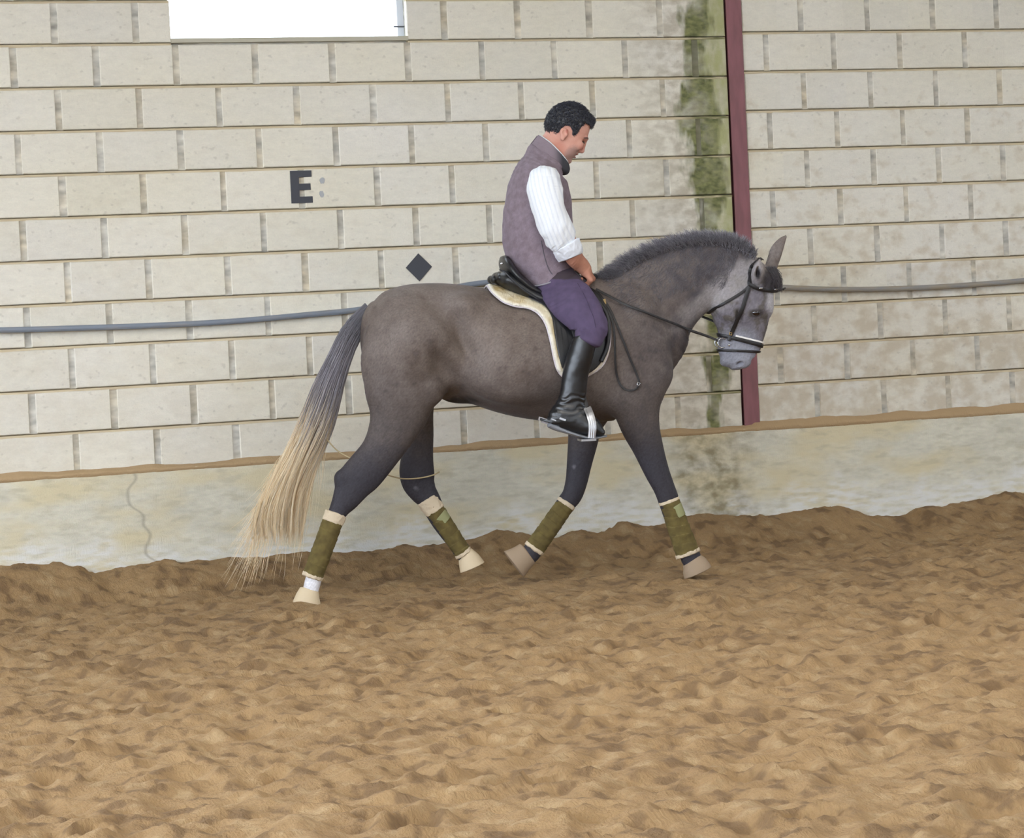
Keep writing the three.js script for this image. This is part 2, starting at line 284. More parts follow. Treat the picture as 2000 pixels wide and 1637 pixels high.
{
  const back = [], B = -0.026, T = -0.2;
  const slab = (x0, x1, y0, y1) => back.push(box(x0, x1, y0, y1, T, B));
  slab(-10, WIN.x0, -0.3, WALL_TOP); slab(WIN.x0, WIN.x1, -0.3, WIN.y0 - 0.014); slab(WIN.x0, WIN.x1, WIN.y1, WALL_TOP); slab(WIN.x1, COL_X - 0.055, -0.3, WALL_TOP); slab(COL_X + 0.055, 14, -0.3, WALL_TOP);
  back.push(box(COL_X - 0.055, COL_X + 0.055, -0.3, WALL_TOP, T, -0.12));
  obj('mortar_core', wallUV(mergeGeometries(back)), perpMat, wall);
  // bed joints: flush with the block below, raked back under the block above
  const bed = (x0, x1, y, h) => { const s = new THREE.Shape([new THREE.Vector2(-0.03, -h), new THREE.Vector2(-0.001, -h), new THREE.Vector2(-0.004, -h * 0.4), new THREE.Vector2(-0.02, -h * 0.16), new THREE.Vector2(-0.03, -h * 0.1)]); const g = new THREE.ExtrudeGeometry(s, { depth: x1 - x0, bevelEnabled: false, steps: Math.ceil((x1 - x0) / 0.06) }); const p = g.attributes.position;
    for (let i = 0; i < p.count; i++) { const X = x0 + p.getZ(i), yy = p.getY(i), zz = p.getX(i); p.setXYZ(i, X, y + yy + (yy < -h * 0.9 ? 0.0035 * simplex(X * 4, y * 9, 2) - 0.001 : 0), zz + (zz > -0.012 ? 0.0015 * simplex(X * 11, y * 9, 5) : 0)); } flip(g); const uv = g.attributes.uv; for (let i = 0; i < p.count; i++) uv.setXY(i, (p.getX(i) + 3.4) / 8.8, (p.getY(i) * 7.3) % 1); g.computeVertexNormals(); return g; };
  const GAP = 0.016;                                               // half a head joint
  const blockGeo = (x0, x1, y0, y1) => {                            // chamfered face, slightly out of true
    const c = 0.004, z1 = rr(-0.0015, 0.0015), tl = rr(-0.0012, 0.0012), j = () => rr(-0.0022, 0.0022), a = x0 + j(), b = x1 + j(), p = [], q = [];
    const ring = (i, z) => [[a + i, y0 + i, z], [b - i, y0 + i, z], [b - i, y1 - i, z], [a + i, y1 - i, z]];
    const rings = [ring(0, -0.03), ring(0, z1 - c), ring(c, z1 + tl)];
    const quad = (A, Bq, C, D) => p.push(...A, ...Bq, ...C, ...A, ...C, ...D);
    for (let r = 0; r < 2; r++) for (let e = 0; e < 4; e++) quad(rings[r][e], rings[r][(e + 1) % 4], rings[r + 1][(e + 1) % 4], rings[r + 1][e]);
    quad(...rings[2]);
    const g = new THREE.BufferGeometry(); g.setAttribute('position', new THREE.Float32BufferAttribute(p, 3)); g.computeVertexNormals(); return wallUV(g);
  };
  const headGeo = (x, y0, y1) => {                                  // mortar between two blocks, ragged and a little hollow
    const n = 7, p = [], ix = []; for (let i = 0; i <= n; i++) { const y = lerp(y0 - 0.002, y1, i / n), l = 0.004 * simplex(x * 9, y * 30, 1), r = 0.004 * simplex(x * 9, y * 30, 7); for (const [dx, z] of [[-GAP - 0.003, -0.004], [-GAP * 0.55 + l, -0.0075], [GAP * 0.5 + r, -0.0075], [GAP + 0.003, -0.004]]) p.push(x + dx, y, z + 0.0015 * simplex(x * 5, y * 40, dx * 90)); }
    for (let i = 0; i < n; i++) for (let j = 0; j < 3; j++) { const a = i * 4 + j; ix.push(a, a + 1, a + 4, a + 1, a + 5, a + 4); }
    const g = new THREE.BufferGeometry(); g.setAttribute('position', new THREE.Float32BufferAttribute(p, 3)); g.setIndex(ix); g.computeVertexNormals(); return wallUV(g);
  };
  for (const [xa, xb, odd, even, lift] of [[-3.3, COL_X - 0.052, -1.6426, -1.8525, 0], [COL_X + 0.052, 5.3, 2.485, 2.267, 0.024]]) {
    const pitch = lift ? 0.4125 : BLOCK;
    for (let k = -3; k < 10; k++) {
      const y = lineY(k) + lift, y1 = y - (k === -3 ? 0 : 0.0145), y0 = lineY(k + 1) + lift, ph = (k & 1) ? odd : even, spans = [];
      if (k >= 0 || lift) spans.push([xa, xb]); else spans.push([xa, WIN.x0], [WIN.x1, xb]);
      if (!(k === 0 && !lift)) for (const [s0, s1] of spans) obj('bed_joint', bed(s0, s1, y, 0.0155), bedMat, wall);
      else for (const [s0, s1] of [[xa, WIN.x0], [WIN.x1, xb]]) obj('bed_joint', bed(s0, s1, y, 0.0155), bedMat, wall);
      const heads = [];
      for (const [s0, s1] of spans) for (let n = Math.floor((s0 - ph) / pitch); ph + n * pitch < s1; n++) {
        const a = Math.max(s0, ph + n * pitch + GAP), b = Math.min(s1, ph + (n + 1) * pitch - GAP);
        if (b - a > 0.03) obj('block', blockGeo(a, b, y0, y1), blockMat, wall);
        const q = ph + n * pitch; if (q > s0 && q < s1) heads.push(headGeo(q, y0, y1));
      }
      obj('head_joint', mergeGeometries(heads), perpMat, wall);
    }
  }
}
// window: opening in the block wall with a thin pale frame, its pane and a catch; the pane is clear, its white is the bright sky behind
const win = group('window_1', [(WIN.x0 + WIN.x1) / 2, WIN.y0, 0]); win.userData.kind = 'structure'; win.userData.label = 'long low window over the track, white with daylight';
{
  const frameMat = mat({ color: 0xd6dde6, roughness: 0.5 }), w = 0.035;
  obj('window_frame', mergeGeometries([box(WIN.x1 - w, WIN.x1, WIN.y0, WIN.y1, -0.11, -0.05), box(WIN.x0, WIN.x0 + 0.006, WIN.y0, WIN.y1, -0.11, -0.05), box(WIN.x0, WIN.x1, WIN.y0, WIN.y0 + 0.004, -0.11, -0.05), box(WIN.x0, WIN.x1, WIN.y1 - w, WIN.y1, -0.11, -0.05)]), frameMat, win);
  obj('window_sill', box(WIN.x0, WIN.x1, WIN.y0 - 0.022, WIN.y0, -0.2, 0.004), mat({ color: 0xb9b5a4, roughness: 0.9 }), win);
  obj('window_pane', box(WIN.x0 + 0.006, WIN.x1 - w, WIN.y0 + 0.004, WIN.y1 - w, -0.082, -0.078), mat({ color: 0xffffff, transmission: 1, thickness: 0, roughness: 0.02, ior: 1.5 }), win);
  const c = onPlane(781, 52, -0.045); obj('window_catch', mergeGeometries([box(c.x - 0.034, c.x + 0.034, c.y - 0.003, c.y + 0.003, -0.05, -0.04), box(c.x + 0.024, c.x + 0.03, c.y - 0.04, c.y + 0.055, -0.05, -0.042)]), mat({ color: 0x5c5f66, roughness: 0.5, metalness: 0.6 }), win);
  settle(win);
}
// concrete footing below the blocks, standing a little proud, with earth lying on its ledge
const PL = 0.045;
{
  const g = new THREE.BoxGeometry(24, LEDGE + 0.3, PL + 0.2, 220, 14, 1).translate(2, (LEDGE - 0.3) / 2, (PL - 0.2) / 2), p = g.attributes.position;
  for (let i = 0; i < p.count; i++) if (p.getZ(i) > 0) p.setZ(i, PL + 0.006 * fbm(p.getX(i) * 2.2, p.getY(i) * 3, 3, 3) - (p.getY(i) > LEDGE - 0.01 ? 0.006 : 0));
  g.computeVertexNormals(); wallUV(g); const uv = g.attributes.uv; for (let i = 0; i < p.count; i++) uv.setXY(i, (p.getX(i) + 3.4) / 8.8, p.getY(i) / 0.8);
  const map = texture(2048, 256, (u, v) => {
    const x = -3.4 + 8.8 * u, y = 0.8 * v, g1 = fbm(x * 3, y * 7, 40, 5), g2 = fbm(x * 12, y * 40, 41, 4);
    let c = [0.64, 0.615, 0.51].map((q) => q * (1 + 0.1 * g1 + 0.12 * g2 + 0.03 * (rnd() - 0.5)));
    c = mix3(c, [0.66, 0.57, 0.35], clamp((fbm(x * 1.3, y * 3.5, 43, 4) + 0.12) * 2.0) * 0.7);          // ochre stains
    c = mix3(c, [0.42, 0.39, 0.28], clamp((fbm(x * 5, y * 16, 45, 4) - 0.12) * 2.5) * 0.4);                // damp earth smears
    const lime = clamp((0.31 + 0.16 * fbm(x * 2.7, 0, 46, 4) - y) * 9) * clamp(0.55 + fbm(x * 6, y * 26, 47, 4) * 1.6);   // pale salt bloom just above the sand
    c = mix3(c, [0.74, 0.74, 0.72], lime * 0.8);
    if (x < COL_X + 0.08) c = mix3(c, [0.25, 0.21, 0.12], clamp((1 - Math.abs(x - COL_X + 0.28 + 0.14 * fbm(x * 5, y * 8, 48, 4)) / 0.3) * 1.5) * clamp(0.5 + 1.1 * fbm(x * 9, y * 14, 49, 4)) * 0.85);
    const crack = Math.abs(x + 1.37 + 0.05 * simplex(0, y * 7, 3) + (y < 0.35 ? (0.35 - y) * -0.35 : 0)); c = mix3(c, [0.32, 0.29, 0.22], smooth(0.016, 0.0, crack) * 0.6);
    return c;
  }, { color: true });
  const m = mat({ map, bumpMap: grainTex.clone(), bumpScale: 0.003, roughness: 0.95 }); m.bumpMap.repeat.set(20, 1.6);
  struct('baseboard_back', g, m, 'stained concrete footing under the block wall');
}
// sand of the track: lumpy, trodden, banked up against the footing
const berm = [[0, 1112], [60, 1105], [120, 1097], [155, 1106], [190, 1121], [240, 1108], [300, 1098], [450, 1094], [600, 1084], [700, 1080], [800, 1064], [900, 1060], [940, 1053], [970, 1038], [1000, 1040], [1084, 1053], [1127, 1037], [1180, 1040], [1197, 1033], [1211, 1022], [1235, 1020], [1259, 1030], [1288, 1026], [1352, 1006], [1422, 1007], [1527, 1005], [1601, 991], [1650, 992], [1678, 1003], [1755, 1008], [1790, 989], [1842, 987], [1888, 982], [1930, 968], [1965, 957], [2000, 963]].map(([x, y]) => { const p = onPlane(x, y, PL + 0.02); return [p.x, p.y]; });
const prints = []; for (let i = 0; i < 620; i++) prints.push([rr(-6, 7), rr(0.35, 9), rr(0.045, 0.1), rr(0.012, 0.035), rr(0, 3.14)]);
const buckets = new Map(); for (const q of prints) { for (let a = -1; a <= 1; a++) for (let b = -1; b <= 1; b++) { const key = (Math.floor(q[0] * 2) + a) + ',' + (Math.floor(q[1] * 2) + b); if (!buckets.has(key)) buckets.set(key, []); buckets.get(key).push(q); } }
function sandY(x, z) {
  const top = table(berm, x), bank = Math.exp(-(((z - PL) / 0.34) ** 2) * 1.1);
  let y = top * bank * (z < 2 ? 1 : 0) + 0.02 * fbm(x * 1.1, z * 1.1, 3, 3) + 0.036 * fbm(x * 4.2, z * 3.6, 5, 2) * (1 - 0.85 * bank) + 0.021 * fbm(x * 9, z * 8, 8, 2) + 0.006 * fbm(x * 24, z * 22, 9, 2);
  for (const [px, pz, r, d, a] of buckets.get(Math.floor(x * 2) + ',' + Math.floor(z * 2)) ?? []) { const dx = x - px, dz = z - pz, u = (dx * Math.cos(a) + dz * Math.sin(a)) / r, v = (-dx * Math.sin(a) + dz * Math.cos(a)) / (r * 0.75), q = u * u + v * v; if (q < 4) y += -d * Math.exp(-q * 1.6) + d * 0.6 * Math.exp(-((Math.sqrt(q) - 1.35) ** 2) * 7); }
  const flat = Math.exp(-((z - 1.2 - 0.29 * x) ** 2) * 2) * smooth(-2, -1.4, x) * smooth(2.2, 1.5, x) * 0.6;
  return lerp(y, 0.0, bank > 0.3 ? 0 : flat * 0.6) ;
}
const SAND = { x0: -6, x1: 7, z0: 0.0, z1: 9.6 };
const sandMap = texture(2048, 1536, (u, v) => {
  const x = lerp(SAND.x0, SAND.x1, u), z = lerp(SAND.z0, SAND.z1, v), a = fbm(x * 1.4, z * 1.4, 61, 4), b = fbm(x * 7.5, z * 5.5, 62, 4), c1 = fbm(x * 34, z * 34, 63, 2);
  let c = mix3([0.31, 0.198, 0.09], [0.245, 0.148, 0.062], clamp(0.42 + a * 0.7 + b * 0.4));
  c = mix3(c, [0.14, 0.08, 0.033], smooth(0.1, 0.42, b + 0.25 * a + 0.12 * c1) * 0.75);               // damp clods turned up
  c = mix3(c, [0.38, 0.275, 0.15], smooth(0.15, 0.5, -b + 0.12 * c1) * 0.5);                            // dry crumbs
  const s = 1 + 0.1 * c1 + 0.12 * (rnd() - 0.5); return c.map((q) => q * s);
}, { color: true });
const sandGrain = texture(1024, 1024, (u, v) => 0.5 + 0.3 * tiled(u, v, 26) + 0.22 * tiled(u, v, 70, 70, 2) + 0.14 * tiled(u, v, 160, 160, 5) + 0.1 * (rnd() - 0.5), { repeat: 1 });
sandGrain.repeat.set(16, 12);
{
  const nx = 620, nz = 480, pos = [], uv = [], idx = [];
  for (let j = 0; j <= nz; j++) for (let i = 0; i <= nx; i++) { const x = lerp(SAND.x0, SAND.x1, i / nx), z = lerp(SAND.z0, SAND.z1, (j / nz) ** 1.15); pos.push(x, sandY(x, z), z); uv.push(i / nx, (z - SAND.z0) / (SAND.z1 - SAND.z0)); }
  for (let j = 0; j < nz; j++) for (let i = 0; i < nx; i++) { const a = j * (nx + 1) + i, b = a + nx + 1; idx.push(a, b, a + 1, a + 1, b, b + 1); }
  const g = new THREE.BufferGeometry(); g.setAttribute('position', new THREE.Float32BufferAttribute(pos, 3)); g.setAttribute('uv', new THREE.Float32BufferAttribute(uv, 2)); g.setIndex(idx); g.computeVertexNormals();
  const m = mat({ map: sandMap, bumpMap: sandGrain, bumpScale: 0.006, roughness: 1 });
  const f = struct('floor', g, m, 'riding track of loose brown sand, trodden into lumps');
  const rest = mat({ color: new THREE.Color().setRGB(0.28, 0.176, 0.078), bumpMap: sandGrain, bumpScale: 0.01, roughness: 1 });
  obj('floor_field', mergeGeometries([box(-10, SAND.x0, -0.3, 0, 0, 24), box(SAND.x1, 14, -0.3, 0, 0, 24), box(SAND.x0, SAND.x1, -0.3, 0, SAND.z1, 24), box(SAND.x0, SAND.x1, -0.4, -0.12, 0, SAND.z1)]), rest, f);
}
// the rest of the hall: end walls, low front wall under the open side, roof with translucent sheets, ground outside
{
  const pale = mat({ color: 0xb5b2a8, roughness: 0.9 }), steel = mat({ color: 0x83858a, roughness: 0.6, metalness: 0.3 }), roofMat = mat({ color: 0xa9a9a4, roughness: 0.85 });
  struct('wall_left', mergeGeometries([box(-10.2, -10, -0.3, WALL_TOP, -0.2, 2), box(-10.2, -10, -0.3, WALL_TOP, 20, 24.2), box(-10.2, -10, -0.3, 1.0, 2, 20)]), pale);
  struct('wall_right', mergeGeometries([box(14, 14.2, -0.3, WALL_TOP, -0.2, 2), box(14, 14.2, -0.3, 3.1, 2, 12), box(14, 14.2, 4.3, WALL_TOP, 2, 12), box(14, 14.2, -0.3, WALL_TOP, 12, 24.2)]), pale);
  struct('wall_front', mergeGeometries([box(-10, 14, -0.3, 3.4, 24, 24.2), ...[-10, -6, -1, 4, 9, 13.8].map((x) => box(x, x + 0.2, 3.4, WALL_TOP, 24, 24.2))]), pale);
  const slabs = [], xs = [-10.2, ...[-6, -1, 4].flatMap((x) => [x - SKYLIGHT.w / 2, x + SKYLIGHT.w / 2]), 14.2], zs = [-0.3, 6 - SKYLIGHT.d / 2, 6 + SKYLIGHT.d / 2, 14 - SKYLIGHT.d / 2, 14 + SKYLIGHT.d / 2, 24.3];
  for (let i = 0; i < xs.length - 1; i++) for (let j = 0; j < zs.length - 1; j++) if (!((i & 1) && (j & 1))) slabs.push(box(xs[i], xs[i + 1], WALL_TOP, WALL_TOP + 0.15, zs[j], zs[j + 1]));
  const roof = struct('ceiling', mergeGeometries(slabs), roofMat);
  const glow = mat({ color: 0xe8e8e0, emissive: SKYLIGHT.color, emissiveIntensity: 1.6, roughness: 0.6 });
  for (const [x, z] of SKYLIGHTS) {
    obj('skylight_sheet', box(x - SKYLIGHT.w / 2, x + SKYLIGHT.w / 2, WALL_TOP + 0.06, WALL_TOP + 0.075, z - SKYLIGHT.d / 2, z + SKYLIGHT.d / 2), glow, roof);
    const l = new THREE.RectAreaLight(SKYLIGHT.color, SKYLIGHT.power, SKYLIGHT.w, SKYLIGHT.d); l.name = 'skylight'; l.position.set(x, WALL_TOP + 0.04, z); l.rotation.x = -Math.PI / 2; scene.add(l);
  }
  struct('ground_outside', box(-70, 70, -0.6, -0.41, -70, 90), mat({ color: 0x8a8570, roughness: 1 }));
}
// steel column let into the wall, standing on the ledge
{
  const f = 0.045, t = 0.008, s = new THREE.Shape([[-f, 0.012], [f, 0.012], [f, 0.012 - t], [0.004, 0.012 - t], [0.004, -0.08], [f, -0.08], [f, -0.088], [-f, -0.088], [-f, -0.08], [-0.004, -0.08], [-0.004, 0.012 - t], [-f, 0.012 - t]].map(([x, y]) => new THREE.Vector2(x, y)));
  const g = new THREE.ExtrudeGeometry(s, { depth: WALL_TOP - LEDGE, bevelEnabled: false }).rotateX(-Math.PI / 2).scale(1, 1, -1);
  const p = g.attributes.position; flip(g);
  g.computeVertexNormals(); g.translate(COL_X, LEDGE, 0);
  const c = group('steel_column', [COL_X, LEDGE, 0]); tag(c, 'dark red painted steel column let into the block wall beside the mossy blocks', 'column');
  obj('column_profile', g, mat({ map: texture(64, 512, (u, v) => mix3([0.27, 0.105, 0.12], [0.215, 0.085, 0.095], clamp(0.5 + fbm(u * 2, v * 18, 70, 4) * 1.3)), { color: true }), roughness: 0.6 }), c);
  { const uv = g.attributes.uv; for (let i = 0; i < p.count; i++) uv.setXY(i, (p.getX(i) - COL_X) * 8 + 0.5, p.getY(i) / 4.6); }
  settle(c);
}
// earth on the ledge of the footing
{
  const n = 420, pos = [], idx = [];
  for (let i = 0; i <= n; i++) { const x = lerp(-3.4, 5.4, i / n), h = 0.022 + 0.016 * fbm(x * 2.4, 0, 71, 4) + (x > COL_X ? 0.012 : 0), q = 0.004 * simplex(x * 20, 1, 3); for (const [y, z] of [[LEDGE + h, 0.003], [LEDGE + h * 0.75, 0.018], [LEDGE + h * 0.35 + q, 0.036], [LEDGE - 0.004 + q, PL + 0.006], [LEDGE - 0.02, PL - 0.01]]) pos.push(x, y, z); }
  for (let i = 0; i < n; i++) for (let j = 0; j < 4; j++) { const a = i * 5 + j; idx.push(a, a + 1, a + 5, a + 1, a + 6, a + 5); }
  const g = new THREE.BufferGeometry(); g.setAttribute('position', new THREE.Float32BufferAttribute(pos, 3)); g.setIndex(idx); g.computeVertexNormals();
  const uv = new Float32Array(pos.length / 3 * 2); for (let i = 0; i < pos.length / 3; i++) { uv[2 * i] = pos[3 * i]; uv[2 * i + 1] = pos[3 * i + 1] + pos[3 * i + 2]; } g.setAttribute('uv', new THREE.BufferAttribute(uv, 2));
  const d = obj('dirt', g, mat({ color: new THREE.Color().setRGB(0.43, 0.3, 0.165), bumpMap: grainTex, bumpScale: 0.004, roughness: 1 })); d.userData.kind = 'stuff'; tag(d, 'brown earth lying along the ledge of the concrete footing', 'dirt');
}
// hose slung along the wall
{
  const pts = [[-120, 646], [0, 645], [150, 641], [300, 636], [450, 628], [600, 615], [700, 605], [800, 588], [870, 566], [940, 553], [1040, 549], [1160, 545], [1280, 545], [1400, 551], [1525, 561], [1620, 565], [1700, 565], [1800, 562], [1900, 556], [2000, 548], [2120, 535]].map(([x, y]) => onPlane(x, y, 0.026));
  const g = tube(pts, 0.0145, 240, 14), p = g.attributes.position, col = new Float32Array(p.count * 3); for (let i = 0; i < p.count; i++) col.set(mix3(lin(0x7a8390), lin(0xa39478), clamp(0.55 * smooth(0.8, 2.2, p.getX(i)) + 0.5 * fbm(p.getX(i) * 5, p.getY(i) * 40, 90, 4))), 3 * i);
  g.setAttribute('color', new THREE.BufferAttribute(col, 3));
  const h = obj('hose', g, mat({ vertexColors: true, roughness: 0.42, clearcoat: 0.2 }));
  tag(h, 'blue-grey plastic hose slung along the block wall behind the horse', 'hose');
}
// painted letter and lozenge on the wall
{
  const ink = mat({ color: 0x45474e, roughness: 0.75 }), grey = mat({ color: 0xa9abad, roughness: 0.9 });
  const at = (x, y) => { const p = onPlane(x, y, 0.002); return new THREE.Vector2(p.x, p.y); };
  const a = at(566, 334), b = at(611, 396), w = b.x - a.x, h = a.y - b.y, t = h * 0.2, s = w * 0.4;
  const E = new THREE.Shape([[0, 0], [w, 0], [w, t], [s, t], [s, (h - t) / 2], [w * 0.93, (h - t) / 2], [w * 0.93, (h + t) / 2], [s, (h + t) / 2], [s, h - t], [w, h - t], [w, h], [0, h]].map(([x, y]) => new THREE.Vector2(a.x + x, b.y + y)));
  const g = new THREE.ExtrudeGeometry(E, { depth: 0.002, bevelEnabled: false }).translate(0, 0, 0.0022);
  const l = group('arena_letter', [a.x, b.y, 0]); tag(l, 'black letter E painted on a pale block of the wall', 'letter');
  obj('letter_stroke', g, ink, l);
  for (const [x, y, q] of [[629, 353, 0.017], [628, 379, 0.016]]) { const c = at(x, y), sh = new THREE.Shape(); for (let i = 0; i <= 12; i++) { const r = q * (1 + 0.25 * simplex(i * 0.9, x, 1)), an = i / 12 * TAU; sh[i ? 'lineTo' : 'moveTo'](c.x + r * 0.8 * Math.cos(an), c.y + r * Math.sin(an)); } obj('faded_mark', new THREE.ExtrudeGeometry(sh, { depth: 0.001, bevelEnabled: false }).translate(0, 0, 0.0022), grey, l); }
  settle(l);
  const c = at(818, 522), r = 0.072, d = new THREE.Shape([[0, r * 0.98], [r, 0], [0, -r], [-r * 1.0, 0]].map(([x, y]) => new THREE.Vector2(c.x + x, c.y + y)));
  const m = obj('lozenge_marker', new THREE.ExtrudeGeometry(d, { depth: 0.003, bevelEnabled: false }).translate(0, 0, 0.002), ink); tag(m, 'dark grey lozenge on the wall above the croup of the horse', 'marker');
}

// ---------------------------------------------------------------- the horse: one continuous body
const trunk = chain([
  [735, 589, 730, 745, 0.16], [757, 568, 752, 765, 0.215], [800, 556, 795, 777, 0.255], [860, 553, 860, 778, 0.265], [910, 558, 905, 776, 0.268], [960, 567, 945, 793, 0.28],
  [1015, 578, 1005, 812, 0.29], [1075, 578, 1065, 823, 0.288], [1130, 560, 1130, 828, 0.265], [1180, 545, 1186, 822, 0.225], [1222, 560, 1236, 806, 0.195], [1252, 600, 1262, 775, 0.16]], { cap0: 0.05, cap1: 0.07, k: 0.05 });
const neckC = chain([[1170, 545, 1262, 770, 0.17], [1206, 524, 1292, 728, 0.145], [1245, 502, 1312, 680, 0.122], [1290, 482, 1338, 642, 0.105], [1342, 468, 1366, 615, 0.093], [1395, 466, 1398, 602, 0.086], [1446, 478, 1420, 596, 0.08], [1486, 508, 1444, 588, 0.072]], { cap0: 0.05, cap1: 0.04, k: 0.06 });
const headC = chain([[1514, 533, 1450, 552, 0.078], [1518, 560, 1408, 585, 0.088], [1512, 584, 1390, 603, 0.092], [1505, 608, 1391, 623, 0.084], [1498, 630, 1399, 646, 0.067], [1490, 655, 1403, 667, 0.055], [1482, 682, 1402, 686, 0.052], [1474, 702, 1412, 702, 0.052], [1467, 715, 1424, 710, 0.045]], { cap0: 0.035, cap1: 0.022, k: 0.04 });
const thigh = (dz, mirror) => chain([[752, 625, 900, 600, 0.12, dz - 0.05], [716, 662, 900, 665, 0.135, dz - 0.03], [703, 705, 880, 725, 0.13, dz - 0.02], [711, 755, 856, 775, 0.108, dz], [719, 800, 836, 815, 0.085, dz], [718, 838, 812, 848, 0.068, dz], [704, 878, 782, 888, 0.053, dz],
  [675, 912, 752, 928, 0.045, dz], [658, 934, 730, 950, 0.042, dz], [649, 968, 701, 982, 0.038, dz], [642, 996, 677, 1006, 0.034, dz], [627, 1040, 656, 1048, 0.029, dz], [606, 1105, 632, 1113, 0.028, dz], [597, 1128, 627, 1138, 0.034, dz], [592, 1150, 620, 1162, 0.03, dz]], { cap0: 0.06, cap1: 0.02, k: 0.035, mirror });
const hindFar = chain([[745, 640, 900, 640, 0.12, -0.09], [740, 700, 880, 715, 0.12, -0.12], [762, 780, 850, 790, 0.09, -0.14], [782, 850, 847, 850, 0.062, -0.15], [783, 892, 846, 888, 0.05, -0.15], [780, 922, 848, 918, 0.046, -0.15], [785, 944, 850, 940, 0.043, -0.15], [800, 966, 853, 955, 0.038, -0.15], [819, 987, 860, 971, 0.034, -0.15],
  [845, 1028, 877, 1012, 0.028, -0.15], [876, 1068, 904, 1052, 0.028, -0.15], [888, 1086, 918, 1068, 0.034, -0.15], [898, 1096, 924, 1082, 0.03, -0.15]], { cap0: 0.06, cap1: 0.02, k: 0.035 });
const foreNear = chain([[1186, 600, 1280, 620, 0.085, 0.105], [1190, 660, 1305, 680, 0.1, 0.11], [1192, 730, 1307, 735, 0.098, 0.118], [1196, 790, 1291, 785, 0.082, 0.125], [1212, 838, 1288, 822, 0.066, 0.13], [1237, 884, 1294, 864, 0.055, 0.13], [1260, 930, 1304, 908, 0.046, 0.13], [1278, 962, 1316, 944, 0.042, 0.13], [1288, 988, 1326, 974, 0.036, 0.13],
  [1303, 1030, 1332, 1022, 0.028, 0.13], [1321, 1076, 1350, 1066, 0.028, 0.13], [1328, 1092, 1366, 1078, 0.033, 0.13], [1336, 1106, 1370, 1092, 0.03, 0.13]], { cap0: 0.06, cap1: 0.02, k: 0.035 });
const foreFar = chain([[1130, 700, 1230, 700, 0.085, -0.1], [1118, 780, 1205, 780, 0.08, -0.12], [1111, 830, 1178, 826, 0.064, -0.13], [1109, 870, 1166, 868, 0.055, -0.13], [1107, 905, 1156, 906, 0.047, -0.13], [1105, 935, 1147, 944, 0.044, -0.13], [1099, 960, 1136, 974, 0.04, -0.13], [1088, 976, 1118, 996, 0.034, -0.13],
  [1066, 1012, 1090, 1028, 0.028, -0.13], [1040, 1052, 1065, 1068, 0.028, -0.13], [1024, 1068, 1056, 1086, 0.033, -0.13], [1012, 1076, 1044, 1098, 0.03, -0.13]], { cap0: 0.06, cap1: 0.02, k: 0.035 });
const earFar = chain([[1486, 550, 1513, 548, 0.024, -0.03], [1491, 532, 1517, 532, 0.023, -0.042], [1495, 518, 1519, 519, 0.022, -0.05], [1500, 500, 1524, 506, 0.021, -0.055], [1506, 484, 1529, 491, 0.016, -0.06], [1520, 468, 1534, 474, 0.009, -0.06], [1534, 460, 1537, 462, 0.004, -0.06]], { cap0: 0.02, cap1: 0.006, k: 0.02 });
const earNear = chain([[1472, 560, 1493, 552, 0.022, 0.075], [1467, 545, 1494, 540, 0.023, 0.098], [1468, 530, 1493, 528, 0.021, 0.116], [1475, 516, 1490, 515, 0.014, 0.126], [1481, 508, 1486, 508, 0.005, 0.13]], { cap0: 0.02, cap1: 0.006, k: 0.02 });
const both = (x, y, dz, r, k, turn) => [ball(P(x, y, dz), r, k, turn), ball(V(P(x, y, dz).x, P(x, y, dz).y, HZ - dz), r, k, turn)];
const horseAdds = [[ball(P(1499, 540), [0.04, 0.045, 0.06], 0.03, 0.6), ball(P(731, 622), [0.04, 0.05, 0.08], 0.08)], trunk, neckC, headC, thigh(0.145, false), hindFar, foreNear, foreFar, earFar, earNear,
  both(905, 598, 0.2, [0.05, 0.045, 0.05], 0.09), both(815, 668, 0.218, [0.125, 0.155, 0.088], 0.06), both(1225, 650, 0.125, [0.07, 0.2, 0.06], 0.08, -0.25), both(1215, 770, 0.15, [0.09, 0.08, 0.055], 0.06), both(1283, 730, 0.09, [0.07, 0.07, 0.07], 0.05),
  both(1005, 725, 0.21, [0.22, 0.14, 0.09], 0.08), both(845, 755, 0.17, [0.06, 0.075, 0.055], 0.05), both(1424, 598, 0.062, [0.062, 0.07, 0.028], 0.03, 0.5), both(1474, 608, 0.07, [0.04, 0.022, 0.022], 0.02, 0.2),
  both(1452, 640, 0.05, [0.012, 0.055, 0.014], 0.02, 0.18), both(1452, 706, 0.032, [0.035, 0.028, 0.02], 0.02), [ball(P(1416, 706), [0.025, 0.022, 0.03], 0.02, 0.5), ball(P(893, 778), [0.06, 0.024, 0.05], 0.03, -0.1), ball(P(728, 672), [0.05, 0.13, 0.09], 0.05, 0.1)],
  both(664, 934, 0.145, [0.025, 0.03, 0.03], 0.03).slice(0, 1)];
